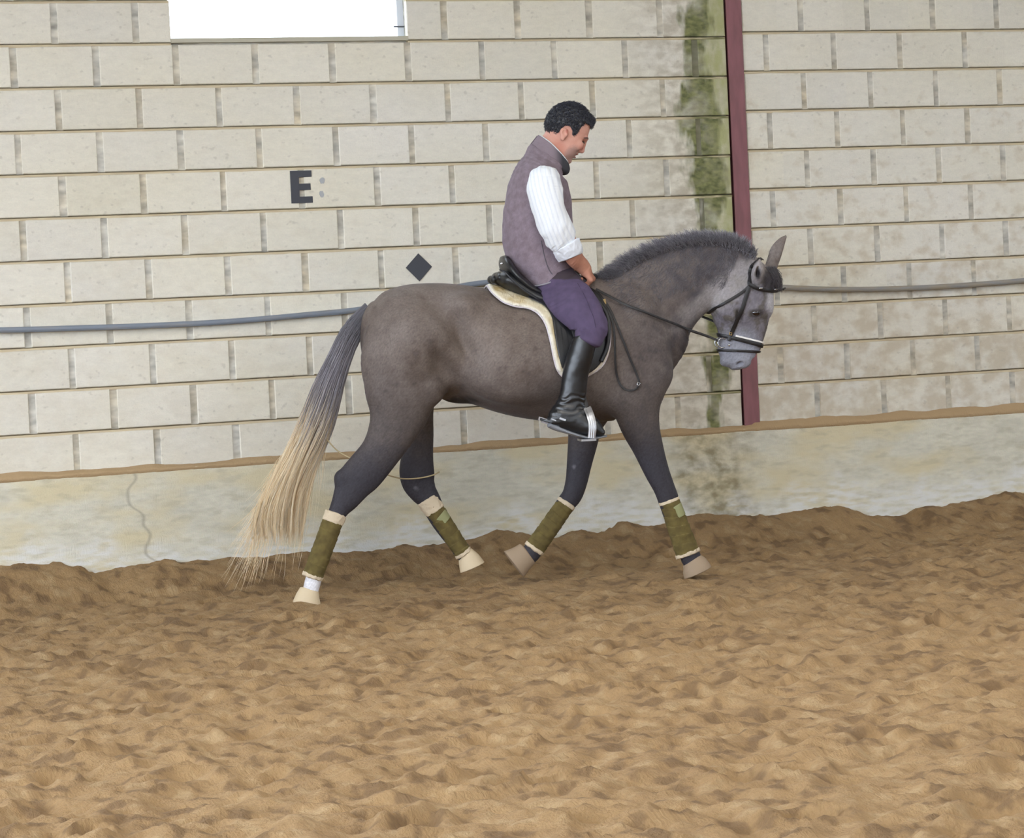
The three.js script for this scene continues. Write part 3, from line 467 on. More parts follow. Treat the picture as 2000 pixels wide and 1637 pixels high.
const horseSubs = [both(903, 655, 0.325, [0.042, 0.15, 0.12], 0.07, 0.3), both(876, 730, 0.3, [0.028, 0.1, 0.075], 0.06, 0.5), both(885, 772, 0.25, [0.06, 0.018, 0.07], 0.03, -0.1), both(1205, 560, 0.23, [0.04, 0.1, 0.06], 0.07, -0.2), both(1475, 612, 0.098, [0.017, 0.008, 0.014], 0.008, -0.12), both(1445, 711, 0.056, [0.018, 0.011, 0.022], 0.006, 0.35), both(1446, 626, 0.085, [0.012, 0.045, 0.02], 0.02, 0.25),
  both(1462, 660, 0.075, [0.03, 0.06, 0.02], 0.03, 0.2),
  [rod(P(1409, 697, 0.06), P(1425, 694, 0.06), 0.004, 0.004, 0.008), rod(P(1409, 697, -0.06), P(1425, 694, -0.06), 0.004, 0.004, 0.008)],
  [ball(P(1481, 535, 0.142), [0.012, 0.036, 0.026], 0.006, -0.05), ball(P(1519, 492, -0.035), [0.01, 0.034, 0.012], 0.006, -0.5)]];
const horseSDF = solid(horseAdds, horseSubs);
{
  const hd = P(1450, 620), muz = P(1440, 700), blaze = P(1509, 585, 0.05), jowl = P(1425, 560, 0.09), knee = P(1119, 911, -0.08), hock = P(728, 928, 0.18), knee2 = P(812, 955, -0.1);
  const sheath = P(896, 790), top = P(1508, 546, 0.04), earIn = P(1481, 535, 0.13), eyeC = P(1477, 611, 0.082);
  const dark = lin(0x38353a), roan = lin(0x7c716a), brown = lin(0x5f534b), grey = lin(0x76727a), pale = lin(0x8b8d98), white = lin(0xdedde2), leg = lin(0x37353b), brownLeg = lin(0x4d4644);
  const sockTop = P(610, 1128, 0.145), coat = (x, y, z) => {
    const big = fbm(x * 2.6, y * 2.6, z * 2.6, 3), mid = fbm(x * 13, y * 13, z * 13, 3), fine = simplex(x * 95, y * 160, z * 95) * 0.5 + simplex(x * 210, y * 260, z * 190) * 0.5;
    let c = mix3(roan, brown, clamp(0.45 + big * 0.9 + mid * 0.5));
    c = mix3(c, lin(0x504e55), clamp((0.2 + 0.5 * fbm(x * 1.7, y * 1.7, z, 2)) * (x > 1.0 ? 1.5 : 0.8)) * 0.6);
    const neckDark = smooth(0.55, 1.1, x) * (1 - smooth(0.9, 1.02, Math.abs(y - 1.2) + (x > 1.35 ? 1 : 0)));
    c = mix3(c, lin(0x3d3a40), neckDark * clamp(0.7 + mid * 0.5));
    c = mix3(c, dark, smooth(0.35, 0.75, mid + 0.4 * big) * 0.35);
    c = mix3(c, brownLeg, smooth(1.08 + 0.12 * mid, 0.78, y) * 0.75); c = mix3(c, leg, smooth(0.86 + 0.14 * mid, 0.55, y));                                         // dark points
    const dh = Math.hypot((x - hd.x) * 1.05, (y - hd.y) * 0.78), head = smooth(0.24, 0.15, dh + 0.05 * mid);
    c = mix3(c, grey, head * 0.9);
    c = mix3(c, lin(0x59544f), head * smooth(-0.1, 0.3, mid + 0.25 * fbm(x * 22, y * 22, z * 9, 2)) * 0.9);
    c = mix3(c, pale, smooth(0.16, 0.09, Math.hypot(x - muz.x, (y - muz.y) * 0.9)) * 0.85);
    c = mix3(c, lin(0xb8b6bb), smooth(0.05, 0.015, Math.hypot(x - blaze.x, (y - blaze.y) * 0.45) + 0.01 * mid) * 0.9);
    c = mix3(c, lin(0xa5a0a0), smooth(0.12, 0.04, Math.hypot((x - jowl.x) * 0.6 - (y - jowl.y) * 0.5, (y - jowl.y) * 0.9 - (x - jowl.x) * 0.4) + 0.02 * mid) * 0.55);
    for (const [q, r] of [[knee, 0.013], [hock, 0.005], [knee2, 0.012]]) c = mix3(c, lin(0xa8a6ac), smooth(r * 1.6, r * 0.4, Math.hypot(x - q.x, y - q.y, z - q.z) + r * 0.7 * mid) * (q === knee2 ? 0.45 : 0.8));
    c = mix3(c, lin(0x2b2727), smooth(0.1, 0.05, Math.hypot((x - sheath.x) * 0.9, (y - sheath.y) * 1.9) + 0.03 * mid) * smooth(HZ + 0.2, HZ + 0.1, z) * 0.9);
    if (x < -0.5 && z > HZ) c = mix3(c, white, smooth(sockTop.y + 0.05, sockTop.y + 0.02, y));    // white sock
    if (x > -0.3 && x < 0.2 && y < 0.3 && z < HZ) c = mix3(c, white, smooth(0.14, 0.11, y) * 0.7);
    c = mix3(c, lin(0x29262b), smooth(0.085, 0.045, Math.hypot(x - top.x, (y - top.y) * 1.1) + 0.02 * mid) * 0.85);
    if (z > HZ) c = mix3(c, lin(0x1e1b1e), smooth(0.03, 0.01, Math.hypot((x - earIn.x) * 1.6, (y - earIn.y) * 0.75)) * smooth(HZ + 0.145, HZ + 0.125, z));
    c = mix3(c, lin(0x35302f), smooth(0.035, 0.018, Math.hypot((x - eyeC.x) * 0.75, (y - eyeC.y) * 1.3)) * 0.75);
    const s = 1 + 0.34 * fine + 0.12 * mid; return c.map((q) => q * s);
  };
  globalThis.horseCoat = coat;
  const horse = group('horse', [P(950, 700).x, 0, HZ]); tag(horse, 'dark roan grey horse trotting along the wall under saddle, blond tail flying', 'horse');
  const furMat = mat({ vertexColors: true, bumpMap: furTex, bumpScale: 0.0012, roughness: 0.62, sheen: 0.35, sheenRoughness: 0.5, sheenColor: new THREE.Color(0x9aa0b0), specularIntensity: 0.5 });
  obj('body', meshOf(horseSDF, bounds(horseAdds), 0.0065, coat), furMat, horse);
  // eyes
  for (const s of [1, -1]) { const p = P(1476, 611, 0.082), g = new THREE.SphereGeometry(0.019, 20, 14).scale(1.1, 0.8, 0.7).rotateZ(-0.15).translate(p.x, p.y, HZ + s * 0.08); obj('eye', g, mat({ color: 0x1a1012, roughness: 0.12, clearcoat: 1 }), horse); }
  // hooves
  const hoof = (x, y, g, m) => obj('hoof', g, m, horse), hoofMat = mat({ map: texture(64, 256, (u, v) => mix3([0.5, 0.4, 0.27], [0.34, 0.27, 0.19], clamp(0.5 + fbm(u * 3, v * 26, 80, 3)))), roughness: 0.7 }), darkHoof = mat({ color: 0x97836c, roughness: 0.7 }), paleHoof = mat({ color: 0xcdbb9c, roughness: 0.65 });
  const hoofShape = (pairs, dz, cut) => { const c = chain(pairs.map((q) => [...q, dz]), { cap0: 0.012, cap1: 0.006, fine: 4 }); return meshOf(solid([c], [], cut), bounds([c], 0.02), 0.004); };
  hoof(0, 0, hoofShape([[586, 1146, 622, 1160, 0.036], [578, 1160, 624, 1172, 0.045], [572, 1172, 626, 1186, 0.052]], 0.145), paleHoof);
  hoof(0, 0, hoofShape([[896, 1086, 922, 1072, 0.035], [895, 1098, 936, 1086, 0.044], [897, 1112, 948, 1104, 0.05]], -0.15), paleHoof);
  hoof(0, 0, hoofShape([[1332, 1104, 1370, 1088, 0.036], [1332, 1112, 1382, 1098, 0.045], [1334, 1122, 1392, 1114, 0.052]], 0.13), darkHoof);
  hoof(0, 0, hoofShape([[1013, 1064, 1046, 1100, 0.036], [1002, 1070, 1034, 1112, 0.044], [989, 1074, 1019, 1130, 0.05]], -0.13), darkHoof);
  // mane: short, roached, lying a little over to the near side
  const maneLine = [[1168, 540], [1206, 520], [1245, 498], [1290, 479], [1342, 466], [1395, 463], [1440, 472], [1478, 494]].map(([x, y]) => P(x, y, 0)), mc = new THREE.CatmullRomCurve3(maneLine), hairs = [];
  for (let i = 0; i < 7500; i++) {
    const t = rnd(), c = mc.getPoint(t), tan = mc.getTangent(t), up = V(-tan.y, tan.x, 0), len = rr(0.03, 0.075) * (1 - 0.35 * smooth(0.2, 0, t)) * (1 - 0.35 * smooth(0.9, 1, t)), side = rr(-0.8, 1.25), z = 0.03 * side, root = c.clone().addScaledVector(up, -0.006 - 0.03 * side * side).add(V(0, 0, z * 1.3));
    const lean = rr(0.2, 0.8), dir = up.clone().addScaledVector(tan, -lean + 0.5 * simplex(t * 40, 0, 2)).add(V(0, 0, side * 0.55 + 0.2 * rr(-1, 1))).normalize(), p = [];
    for (let j = 0; j < 5; j++) { const q = j / 4; p.push(root.clone().addScaledVector(dir, len * q).add(V(rr(-1, 1) * 0.003 * j / 2, -0.014 * q * q, side * 0.02 * q * q))); }
    const tone = mix3(lin(0x66646b), lin(0xbfbcc4), rnd() ** 1.3); hairs.push({ p, r: 0.0009, c: () => tone });
  }
  for (let i = 0; i < 700; i++) {                                                                   // forelock
    const root = P(rr(1494, 1515), rr(520, 540), rr(-0.02, 0.06)), tip = P(rr(1499, 1524), rr(550, 573), 0); tip.z = root.z + rr(-0.02, 0.03); const p = []; for (let j = 0; j < 5; j++) { const q = j / 4; p.push(root.clone().lerp(tip, q).add(V(0.012 * Math.sin(q * 3) + rr(-0.003, 0.003), 0.006 * Math.sin(q * 3), 0.012 * Math.sin(q * 3)))); } const tone = mix3(lin(0x2b2527), lin(0x5c5354), rnd()), rootTone = mix3(lin(0x454144), lin(0x6a6568), rnd()); hairs.push({ p, r: 0.0011, c: (q) => mix3(rootTone, tone, smooth(0.15, 0.6, q)) });
  }
  for (let i = 0; i < 4200; i++) {                                                                  // shaggy coat below the crest
    const t = rr(0.02, 0.88), c = mc.getPoint(t), tan = mc.getTangent(t), down = V(tan.y, -tan.x, 0), dist = 0.015 + 0.22 * rnd() ** 2.4, q0 = c.clone().addScaledVector(down, dist); q0.z = HZ + 0.3;
    for (let k = 0; k < 40; k++) { const v = horseSDF(q0.x, q0.y, q0.z); if (v < 5e-4) break; q0.z -= v * 0.7; if (q0.z < HZ) break; } if (q0.z < HZ + 0.01) continue;
    const n = gradient(horseSDF, q0), flow = V(-0.6 + 0.7 * simplex(q0.x * 9, q0.y * 9, 4) + rr(-0.7, 0.7), -0.8 + rr(-0.5, 0.5), 0.1 + 0.3 * rr(-1, 1)); flow.addScaledVector(n, -flow.dot(n)).normalize(); const len = rr(0.012, 0.028), p = []; for (let j = 0; j < 4; j++) p.push(q0.clone().addScaledVector(flow, len * j / 3).addScaledVector(n, 0.004 * Math.sin(j * 0.9) - 0.001));
    const tone = mix3(lin(0x57545a), lin(0x8d8a92), rnd()); hairs.push({ p, r: 0.0006, c: () => tone });
  }
  const hairMat = mat({ vertexColors: true, roughness: 0.55, sheen: 0.3, sheenColor: new THREE.Color(0x8890a0) });
  obj('mane', hairMesh(hairs), hairMat, horse);
  // tail: grey at the dock, blond below, carried out behind
  const L = [[713, 592], [670, 636], [642, 690], [613, 745], [588, 808], [563, 862], [532, 920], [508, 968], [492, 1020], [500, 1060]], R = [[730, 614], [707, 658], [690, 696], [678, 740], [668, 780], [654, 830], [633, 884], [612, 940], [603, 1000], [596, 1070]];
  const lc = new THREE.CatmullRomCurve3(L.map(([x, y]) => P(x, y, -0.01))), rc = new THREE.CatmullRomCurve3(R.map(([x, y]) => P(x, y, -0.01))), tail = [];
  const tones = [lin(0x67646b), lin(0xaea9b0), lin(0x85818a)], blond = [lin(0xf7dcae), lin(0xdcb884), lin(0xfff4dc)];
  for (let i = 0; i < 6500; i++) {
    const s0 = rnd(), s1 = clamp(s0 + rr(-0.22, 0.22)), end = rr(0.5, 1) ** 0.6, start = i < 900 ? rr(0, 0.25) : 0, a = rr(0, TAU), rad = Math.sqrt(rnd()), n = 12, p = [], wave = rr(-1, 1), wig = rr(0, 9);
    for (let j = 0; j < n; j++) {
      const q = j / (n - 1), t = start + (end - start) * q, s = lerp(s0, s1, q), thick = 0.03 + 0.055 * Math.sin(Math.min(1, t * 1.5) * 1.6), pt = lc.getPoint(t).lerp(rc.getPoint(t), 0.5 + (s - 0.5) * (1 - 0.15 * t));
      const clump = simplex(s * 7, t * 2.2, 3) * 0.014 * t; pt.x += clump + 0.006 * wave * Math.sin(q * 5 + wig) * q; pt.y += 0.006 * Math.sin(q * 4 + wig) * q; pt.z += Math.sin(a) * rad * thick * (1 - 0.75 * (2 * s - 1) ** 2) + 0.02 * simplex(s * 9, t * 2, 8) * t; p.push(pt);
    }
    const base = mix3(tones[0], tones[rnd() < 0.6 ? 1 : 2], rnd()), tip = mix3(blond[rnd() < 0.75 ? 0 : 1], blond[2], rnd()), shift = rr(-0.1, 0.12) + 0.16 * (s0 - 0.5), root = mix3(lin(0x47464b), lin(0x76747b), rnd());
    tail.push({ p, r: rr(0.0008, 0.0014), c: (q) => { const t = start + (end - start) * q; return mix3(mix3(root, base, smooth(0.05, 0.28, t)), tip, smooth(0.4 + shift, 0.64 + shift, t)); } });
  }
  for (let i = 0; i < 420; i++) {                                                                   // loose ends
    const t0 = rr(0.55, 0.95), s = rnd() < 0.6 ? rr(-0.02, 0.25) : rr(0.2, 1), a = lc.getPoint(t0).lerp(rc.getPoint(t0), s), out = V(-rr(0.02, 0.14) * (1 - s), -rr(0.12, 0.3), rr(-0.03, 0.03)), p = [], tip = mix3(blond[0], blond[2], rnd()), w = rr(0, 6); for (let j = 0; j < 8; j++) { const q = j / 7, v = a.clone().addScaledVector(out, q).add(V(-0.02 * q * q + 0.008 * Math.sin(q * 4 + w) * q, 0, 0.006 * Math.sin(q * 3 + w))); v.y = Math.max(v.y, 0.02); p.push(v); } tail.push({ p, r: 0.0009, c: () => tip });
  }
  const dock = chain([[720, 600, 732, 626, 0.024], [701, 620, 714, 640, 0.02], [684, 652, 695, 664, 0.015], [668, 688, 676, 696, 0.01]], { cap0: 0.03, cap1: 0.02 });
  obj('tail', hairMesh(tail), hairMat, horse); obj('dock', meshOf(solid([dock]), bounds([dock]), 0.007, () => lin(0x3b3a40)), furMat, horse);
  // thin tan cord across the hocks, kept with the horse
  const strand = [[632, 850, 0.02], [645, 866, 0.02], [660, 881, 0.01], [686, 896, 0.03], [716, 912, 0.02], [748, 925, -0.03], [786, 935, -0.08], [818, 934, -0.09], [846, 928, -0.1], [858, 922, -0.13]].map(([x, y, z]) => P(x, y, z));
  obj('tan_cord', tube(strand, 0.0036, 60, 6), mat({ color: 0xb3a27e, roughness: 0.7 }), horse);
  ride(settle(horse));
}

// ---------------------------------------------------------------- tack
const onHorse = (x, y, off) => hit(horseSDF, x, y, off) ?? P(x, y, 0);
const outline = (pts, off) => polygon(new THREE.CatmullRomCurve3(pts.map(([x, y, dz]) => dz === undefined ? onHorse(x, y, off).setZ(0) : P(x, y, dz).setZ(0)), true, 'centripetal').getPoints(pts.length * 5));
const blackLeather = mat({ color: 0x18191c, roughness: 0.36, bumpMap: leatherTex, bumpScale: 0.0006, clearcoat: 0.25, clearcoatRoughness: 0.35 });
const strapLeather = mat({ color: 0x1d1b1d, roughness: 0.45, bumpMap: leatherTex, bumpScale: 0.0004 });
const steelMat = mat({ color: 0xc4c6ca, roughness: 0.25, metalness: 1 });
const smax = (a, b, k) => -smin(-a, -b, k);
{
  // saddle pad: cream fleece draped over the back, with a bound edge
  const pad = group('saddle_pad', [P(1070, 570).x, 0, HZ]); tag(pad, 'cream fleece saddle pad showing round the black saddle', 'saddle pad');
  const out = outline([[950, 563, 0], [978, 587], [1003, 598], [1033, 603], [1051, 613], [1065, 633], [1074, 663], [1082, 702], [1089, 724], [1100, 737], [1126, 745], [1152, 733], [1176, 716], [1188, 692], [1193, 655], [1186, 615], [1173, 588], [1152, 568], [1136, 540, 0], [1100, 535, 0], [1030, 545, 0], [960, 545, 0]], 0.016);
  const lo = [P(940, 600).x, P(1000, 760).y, HZ - 0.42], hi = [P(1215, 600).x + 0.05, P(1000, 520).y, HZ + 0.42];
  const fl = (x, y, z) => 0.004 * fbm(x * 24, y * 24, z * 24, 3);
  const padSDF = (x, y, z) => smax(Math.abs(horseSDF(x, y, z) - 0.015 + fl(x, y, z)) - 0.0125, out(x, y) + fl(x, y, z), 0.02);
  const cream = lin(0xd9cdb0), tan = lin(0xb79f6c), white = lin(0xe4e2dc);
  obj('fleece', meshOf(padSDF, [lo, hi], 0.0055, (x, y, z) => mix3(mix3(cream, tan, clamp(0.35 + 1.2 * fbm(x * 8, y * 8, z * 8, 4)) * smooth(-0.012, -0.028, out(x, y))), white, smooth(-0.02, -0.006, out(x, y)) * 0.7)), mat({ vertexColors: true, bumpMap: grainTex, bumpScale: 0.004, roughness: 0.95, sheen: 0.4 }), pad);
  const bindSDF = (x, y, z) => Math.hypot(horseSDF(x, y, z) - 0.013, out(x, y) + 0.002) - 0.0052;
  obj('binding', meshOf(bindSDF, [lo, hi], 0.0042), mat({ color: 0xcfc8cf, roughness: 0.7 }), pad);
  ride(settle(pad));
}
const saddle = group('saddle', [P(1070, 570).x, P(1070, 570).y, HZ]); tag(saddle, 'black leather dressage saddle with a high cantle under the rider', 'saddle');
{
  const st = (list) => list.map(([x, y, h, w, dz = 0]) => { const p = P(x, y, dz); return [p.x, p.y, h, w, HZ + dz]; });
  const seat = chainOf(st([[985, 504, 0.02, 0.085], [987, 514, 0.029, 0.13], [994, 529, 0.032, 0.16], [1008, 546, 0.031, 0.175], [1036, 567, 0.031, 0.165], [1075, 575, 0.032, 0.125], [1115, 566, 0.034, 0.09], [1144, 552, 0.03, 0.06], [1160, 542, 0.02, 0.04]]), 0.012, 0.02, 0.02);
  obj('seat', meshOf(solid([seat]), bounds([seat], 0.02), 0.006), blackLeather, saddle);
  for (const s of [1, -1]) {
    const panel = chainOf(st([[974, 542, 0.026, 0.06, 0.06], [986, 545, 0.041, 0.085, 0.075], [1008, 557, 0.039, 0.085, 0.085], [1034, 573, 0.03, 0.07, 0.1], [1062, 586, 0.026, 0.06, 0.12], [1090, 592, 0.02, 0.05, 0.14]]).map((q) => [q[0], q[1], q[2], q[3], HZ + s * (q[4] - HZ)]), 0.02, 0.02, 0.02);
    obj('panel', meshOf(solid([panel]), bounds([panel], 0.02), 0.006), blackLeather, saddle);
    const gusset = P(963, 546, 0.03); obj('gusset', new THREE.SphereGeometry(0.02, 20, 16).scale(0.9, 1, 1.6).translate(gusset.x, gusset.y, HZ + s * 0.05), blackLeather, saddle);
  }
  const out = outline([[1030, 578], [1064, 598], [1077, 618], [1083, 651], [1092, 698], [1103, 726], [1127, 737], [1158, 725], [1178, 703], [1188, 678], [1193, 650], [1187, 608], [1175, 580], [1152, 560], [1100, 566]], 0.04);
  const lo = [P(1010, 600).x, P(1000, 760).y, HZ - 0.42], hi = [P(1215, 600).x + 0.05, P(1000, 540).y, HZ + 0.42];
  for (const s of [1, -1]) {
    const flap = (x, y, z) => smax(smax(Math.abs(horseSDF(x, y, z) - 0.036) - 0.005, out(x, y), 0.006), 0.03 - s * (z - HZ), 0.01);
    const l = lo.slice(), h = hi.slice(); if (s > 0) l[2] = HZ; else h[2] = HZ;
    obj('flap', meshOf(flap, [l, h], 0.0045), blackLeather, saddle);
    const roll = [[1166, 585], [1184, 612], [1189, 645], [1185, 680], [1174, 706]].map(([x, y]) => { const p = onHorse(x, y, 0.046); return s > 0 ? p : V(p.x, p.y, 2 * HZ - p.z); });
    obj('knee_roll', tube(roll, 0.011, 40, 10), blackLeather, saddle);
  }
  // seams and a small plate on the cantle
  const seam = [[976, 527], [985, 531], [1000, 546], [1022, 566], [1046, 582], [1066, 594]].map(([x, y], i) => P(x, y, [0.135, 0.155, 0.168, 0.172, 0.172, 0.17][i]));
  obj('seam', tube(seam, 0.004, 40, 8), mat({ color: 0x2c2e33, roughness: 0.3 }), saddle);
  const pl = P(980, 515, 0.1); obj('plate', new THREE.SphereGeometry(0.007, 12, 8).scale(1, 0.9, 0.4).translate(pl.x, pl.y, pl.z), steelMat, saddle);
}
// bridle
const bridle = group('bridle', [P(1450, 600).x, P(1450, 600).y, HZ]); tag(bridle, 'black bridle with white-lined noseband, steel snaffle and looped reins', 'bridle');
{
  const run = (pts, off) => { const p = pts.map(([x, y, dz]) => dz === undefined ? onHorse(x, y, off) : P(x, y, dz)); return [p, p.map((q) => gradient(horseSDF, q))]; };
  const flipZ = (a) => a.map((v) => V(v.x, v.y, 2 * HZ - v.z)), flipN = (a) => a.map((v) => V(v.x, v.y, -v.z));
  const sides = (name, pts, w, t, off = 0.003, m = strapLeather) => { const [p, n] = run(pts, off); obj(name, strap(p, n, w, t, 24), m, bridle); obj(name, strap(flipZ(p), flipN(n), w, t, 24), m, bridle); return [p, n]; };
  // a strap right round the head in the plane through the two named points
  const around = (a, b, off) => { const A = P(...a), B = P(...b), C = A.clone().add(B).multiplyScalar(0.5), e = A.clone().sub(B).normalize(), p = [], n = []; for (let i = 0; i <= 48; i++) { const w = i / 48 * TAU, d = e.clone().multiplyScalar(Math.cos(w)).add(V(0, 0, Math.sin(w))); let t = 0.01; for (let k = 0; k < 80; k++) { const q = C.clone().addScaledVector(d, t), v = horseSDF(q.x, q.y, q.z) - off; if (Math.abs(v) < 2e-4) break; t -= v * 0.7; } const q = C.clone().addScaledVector(d, t); p.push(q); n.push(gradient(horseSDF, q)); } return [p, n]; };
  sides('headpiece', [[1488, 506, 0.02], [1477, 510], [1467, 524], [1464, 541], [1464, 556]], 0.02, 0.004, 0.004);
  sides('cheekpiece', [[1465, 555], [1458, 576], [1449, 605], [1438, 629], [1429, 650], [1423, 666]], 0.019, 0.005);
  sides('throatlatch', [[1466, 556], [1452, 569], [1434, 581], [1410, 595], [1392, 605], [1384, 612, 0.01]], 0.014, 0.004);
  const [bp, bn] = run([[1463, 555], [1478, 563], [1497, 567], [1514, 568], [1521, 566]], 0.008); obj('browband', strap([...bp, ...flipZ(bp).reverse()], [...bn, ...flipN(bn).reverse()], 0.017, 0.006, 40), strapLeather, bridle);
  for (const [x, y] of [[1486, 563], [1515, 565]]) { const p = onHorse(x, y, 0.016); obj('stud', new THREE.SphereGeometry(0.006, 10, 8).scale(1.8, 0.8, 1).translate(p.x, p.y, p.z), steelMat, bridle); }
  let [p, n] = around([1488, 676], [1399, 653], 0.003); obj('noseband', strap(p, n, 0.018, 0.006), strapLeather, bridle);
  [p, n] = around([1490, 669.5], [1400, 648], 0.004); obj('noseband_lining', strap([...p.slice(34, 48), ...p.slice(0, 17)], [...n.slice(34, 48), ...n.slice(0, 17)], 0.008, 0.006), mat({ color: 0xe9e7e4, roughness: 0.6 }), bridle);
  [p, n] = around([1483, 687], [1408, 684], 0.003); obj('flash_strap', strap(p, n, 0.012, 0.005), strapLeather, bridle);
  for (const s of [1, -1]) { const c = onHorse(1411, 670, 0.006), z = HZ + s * (c.z - HZ), g = new THREE.TorusGeometry(0.023, 0.0035, 10, 36).rotateY(s * 0.15).translate(c.x, c.y, z); obj('bit_ring', g, steelMat, bridle); const j = onHorse(1424, 674, 0.006); obj('bit_joint', new THREE.SphereGeometry(0.007, 14, 10).translate(j.x, j.y, HZ + s * (j.z - HZ)), steelMat, bridle); }
  const buckle = onHorse(1427, 652, 0.009); obj('buckle', new THREE.TorusGeometry(0.008, 0.002, 8, 4).rotateZ(0.6).translate(buckle.x, buckle.y, buckle.z), mat({ color: 0xb59a62, roughness: 0.3, metalness: 1 }), bridle);
  // reins
  const rein = (pts, w = 0.011, seg = 60) => { const q = pts.map(([x, y, dz, off]) => off !== undefined ? onHorse(x, y, off) : P(x, y, dz)); obj('rein', strap(q, q.map(() => V(0.1, 0.15, 1)), w, 0.0035, seg), strapLeather, bridle); return q; };
  rein([[1403, 666, 0.066], [1385, 658, 0.066], [1362, 650, 0.066], [1340, 642, 0.075], [1330, 638, 0.095], [1319, 633, 0, 0.02], [1308, 629, 0, 0.016], [1290, 622, 0, 0.012], [1270, 614, 0, 0.012], [1250, 606, 0, 0.012], [1220, 594, 0, 0.014], [1192, 580, 0, 0.02], [1164, 565, 0.13]]);
  rein([[1399, 630, -0.06], [1380, 622, -0.07], [1356, 613, -0.08], [1330, 604, -0.12], [1290, 590, -0.15], [1230, 575, -0.16], [1164, 565, -0.1]]);
  obj('rein_keeper', tube([[1385, 658, 0.066], [1368, 652, 0.066], [1350, 646, 0.067], [1346, 643, 0.068]].map(([x, y, z]) => P(x, y, z)), 0.0065, 16, 8), strapLeather, bridle);
  obj('rein_keeper', tube([[1346, 650, 0.067], [1350, 642, 0.067]].map(([x, y, z]) => P(x, y, z)), 0.005, 6, 8), strapLeather, bridle);
  rein([[1166, 570, 0.15], [1179, 586, 0, 0.02], [1190, 602, 0, 0.016], [1203, 630, 0, 0.012], [1218, 668, 0, 0.012], [1231, 702, 0, 0.012], [1243, 730, 0, 0.012], [1248, 748, 0, 0.012], [1243, 759, 0, 0.012], [1229, 763, 0, 0.012], [1215, 756, 0, 0.012], [1206, 738, 0, 0.012], [1202, 712, 0, 0.012], [1201, 680, 0, 0.012], [1199, 645, 0, 0.014], [1193, 618, 0, 0.018], [1182, 597, 0, 0.02]], 0.01, 120);
  const tagP = onHorse(1180, 589, 0.032); obj('rein_tag', new THREE.BoxGeometry(0.016, 0.023, 0.006).rotateZ(0.15).translate(tagP.x, tagP.y, tagP.z), mat({ color: 0xb59a68, roughness: 0.7 }), bridle);
  const bk = onHorse(1247, 750, 0.018); obj('buckle', new THREE.TorusGeometry(0.008, 0.002, 8, 4).rotateZ(0.3).translate(bk.x, bk.y, bk.z), steelMat, bridle);
  ride(settle(bridle));
}
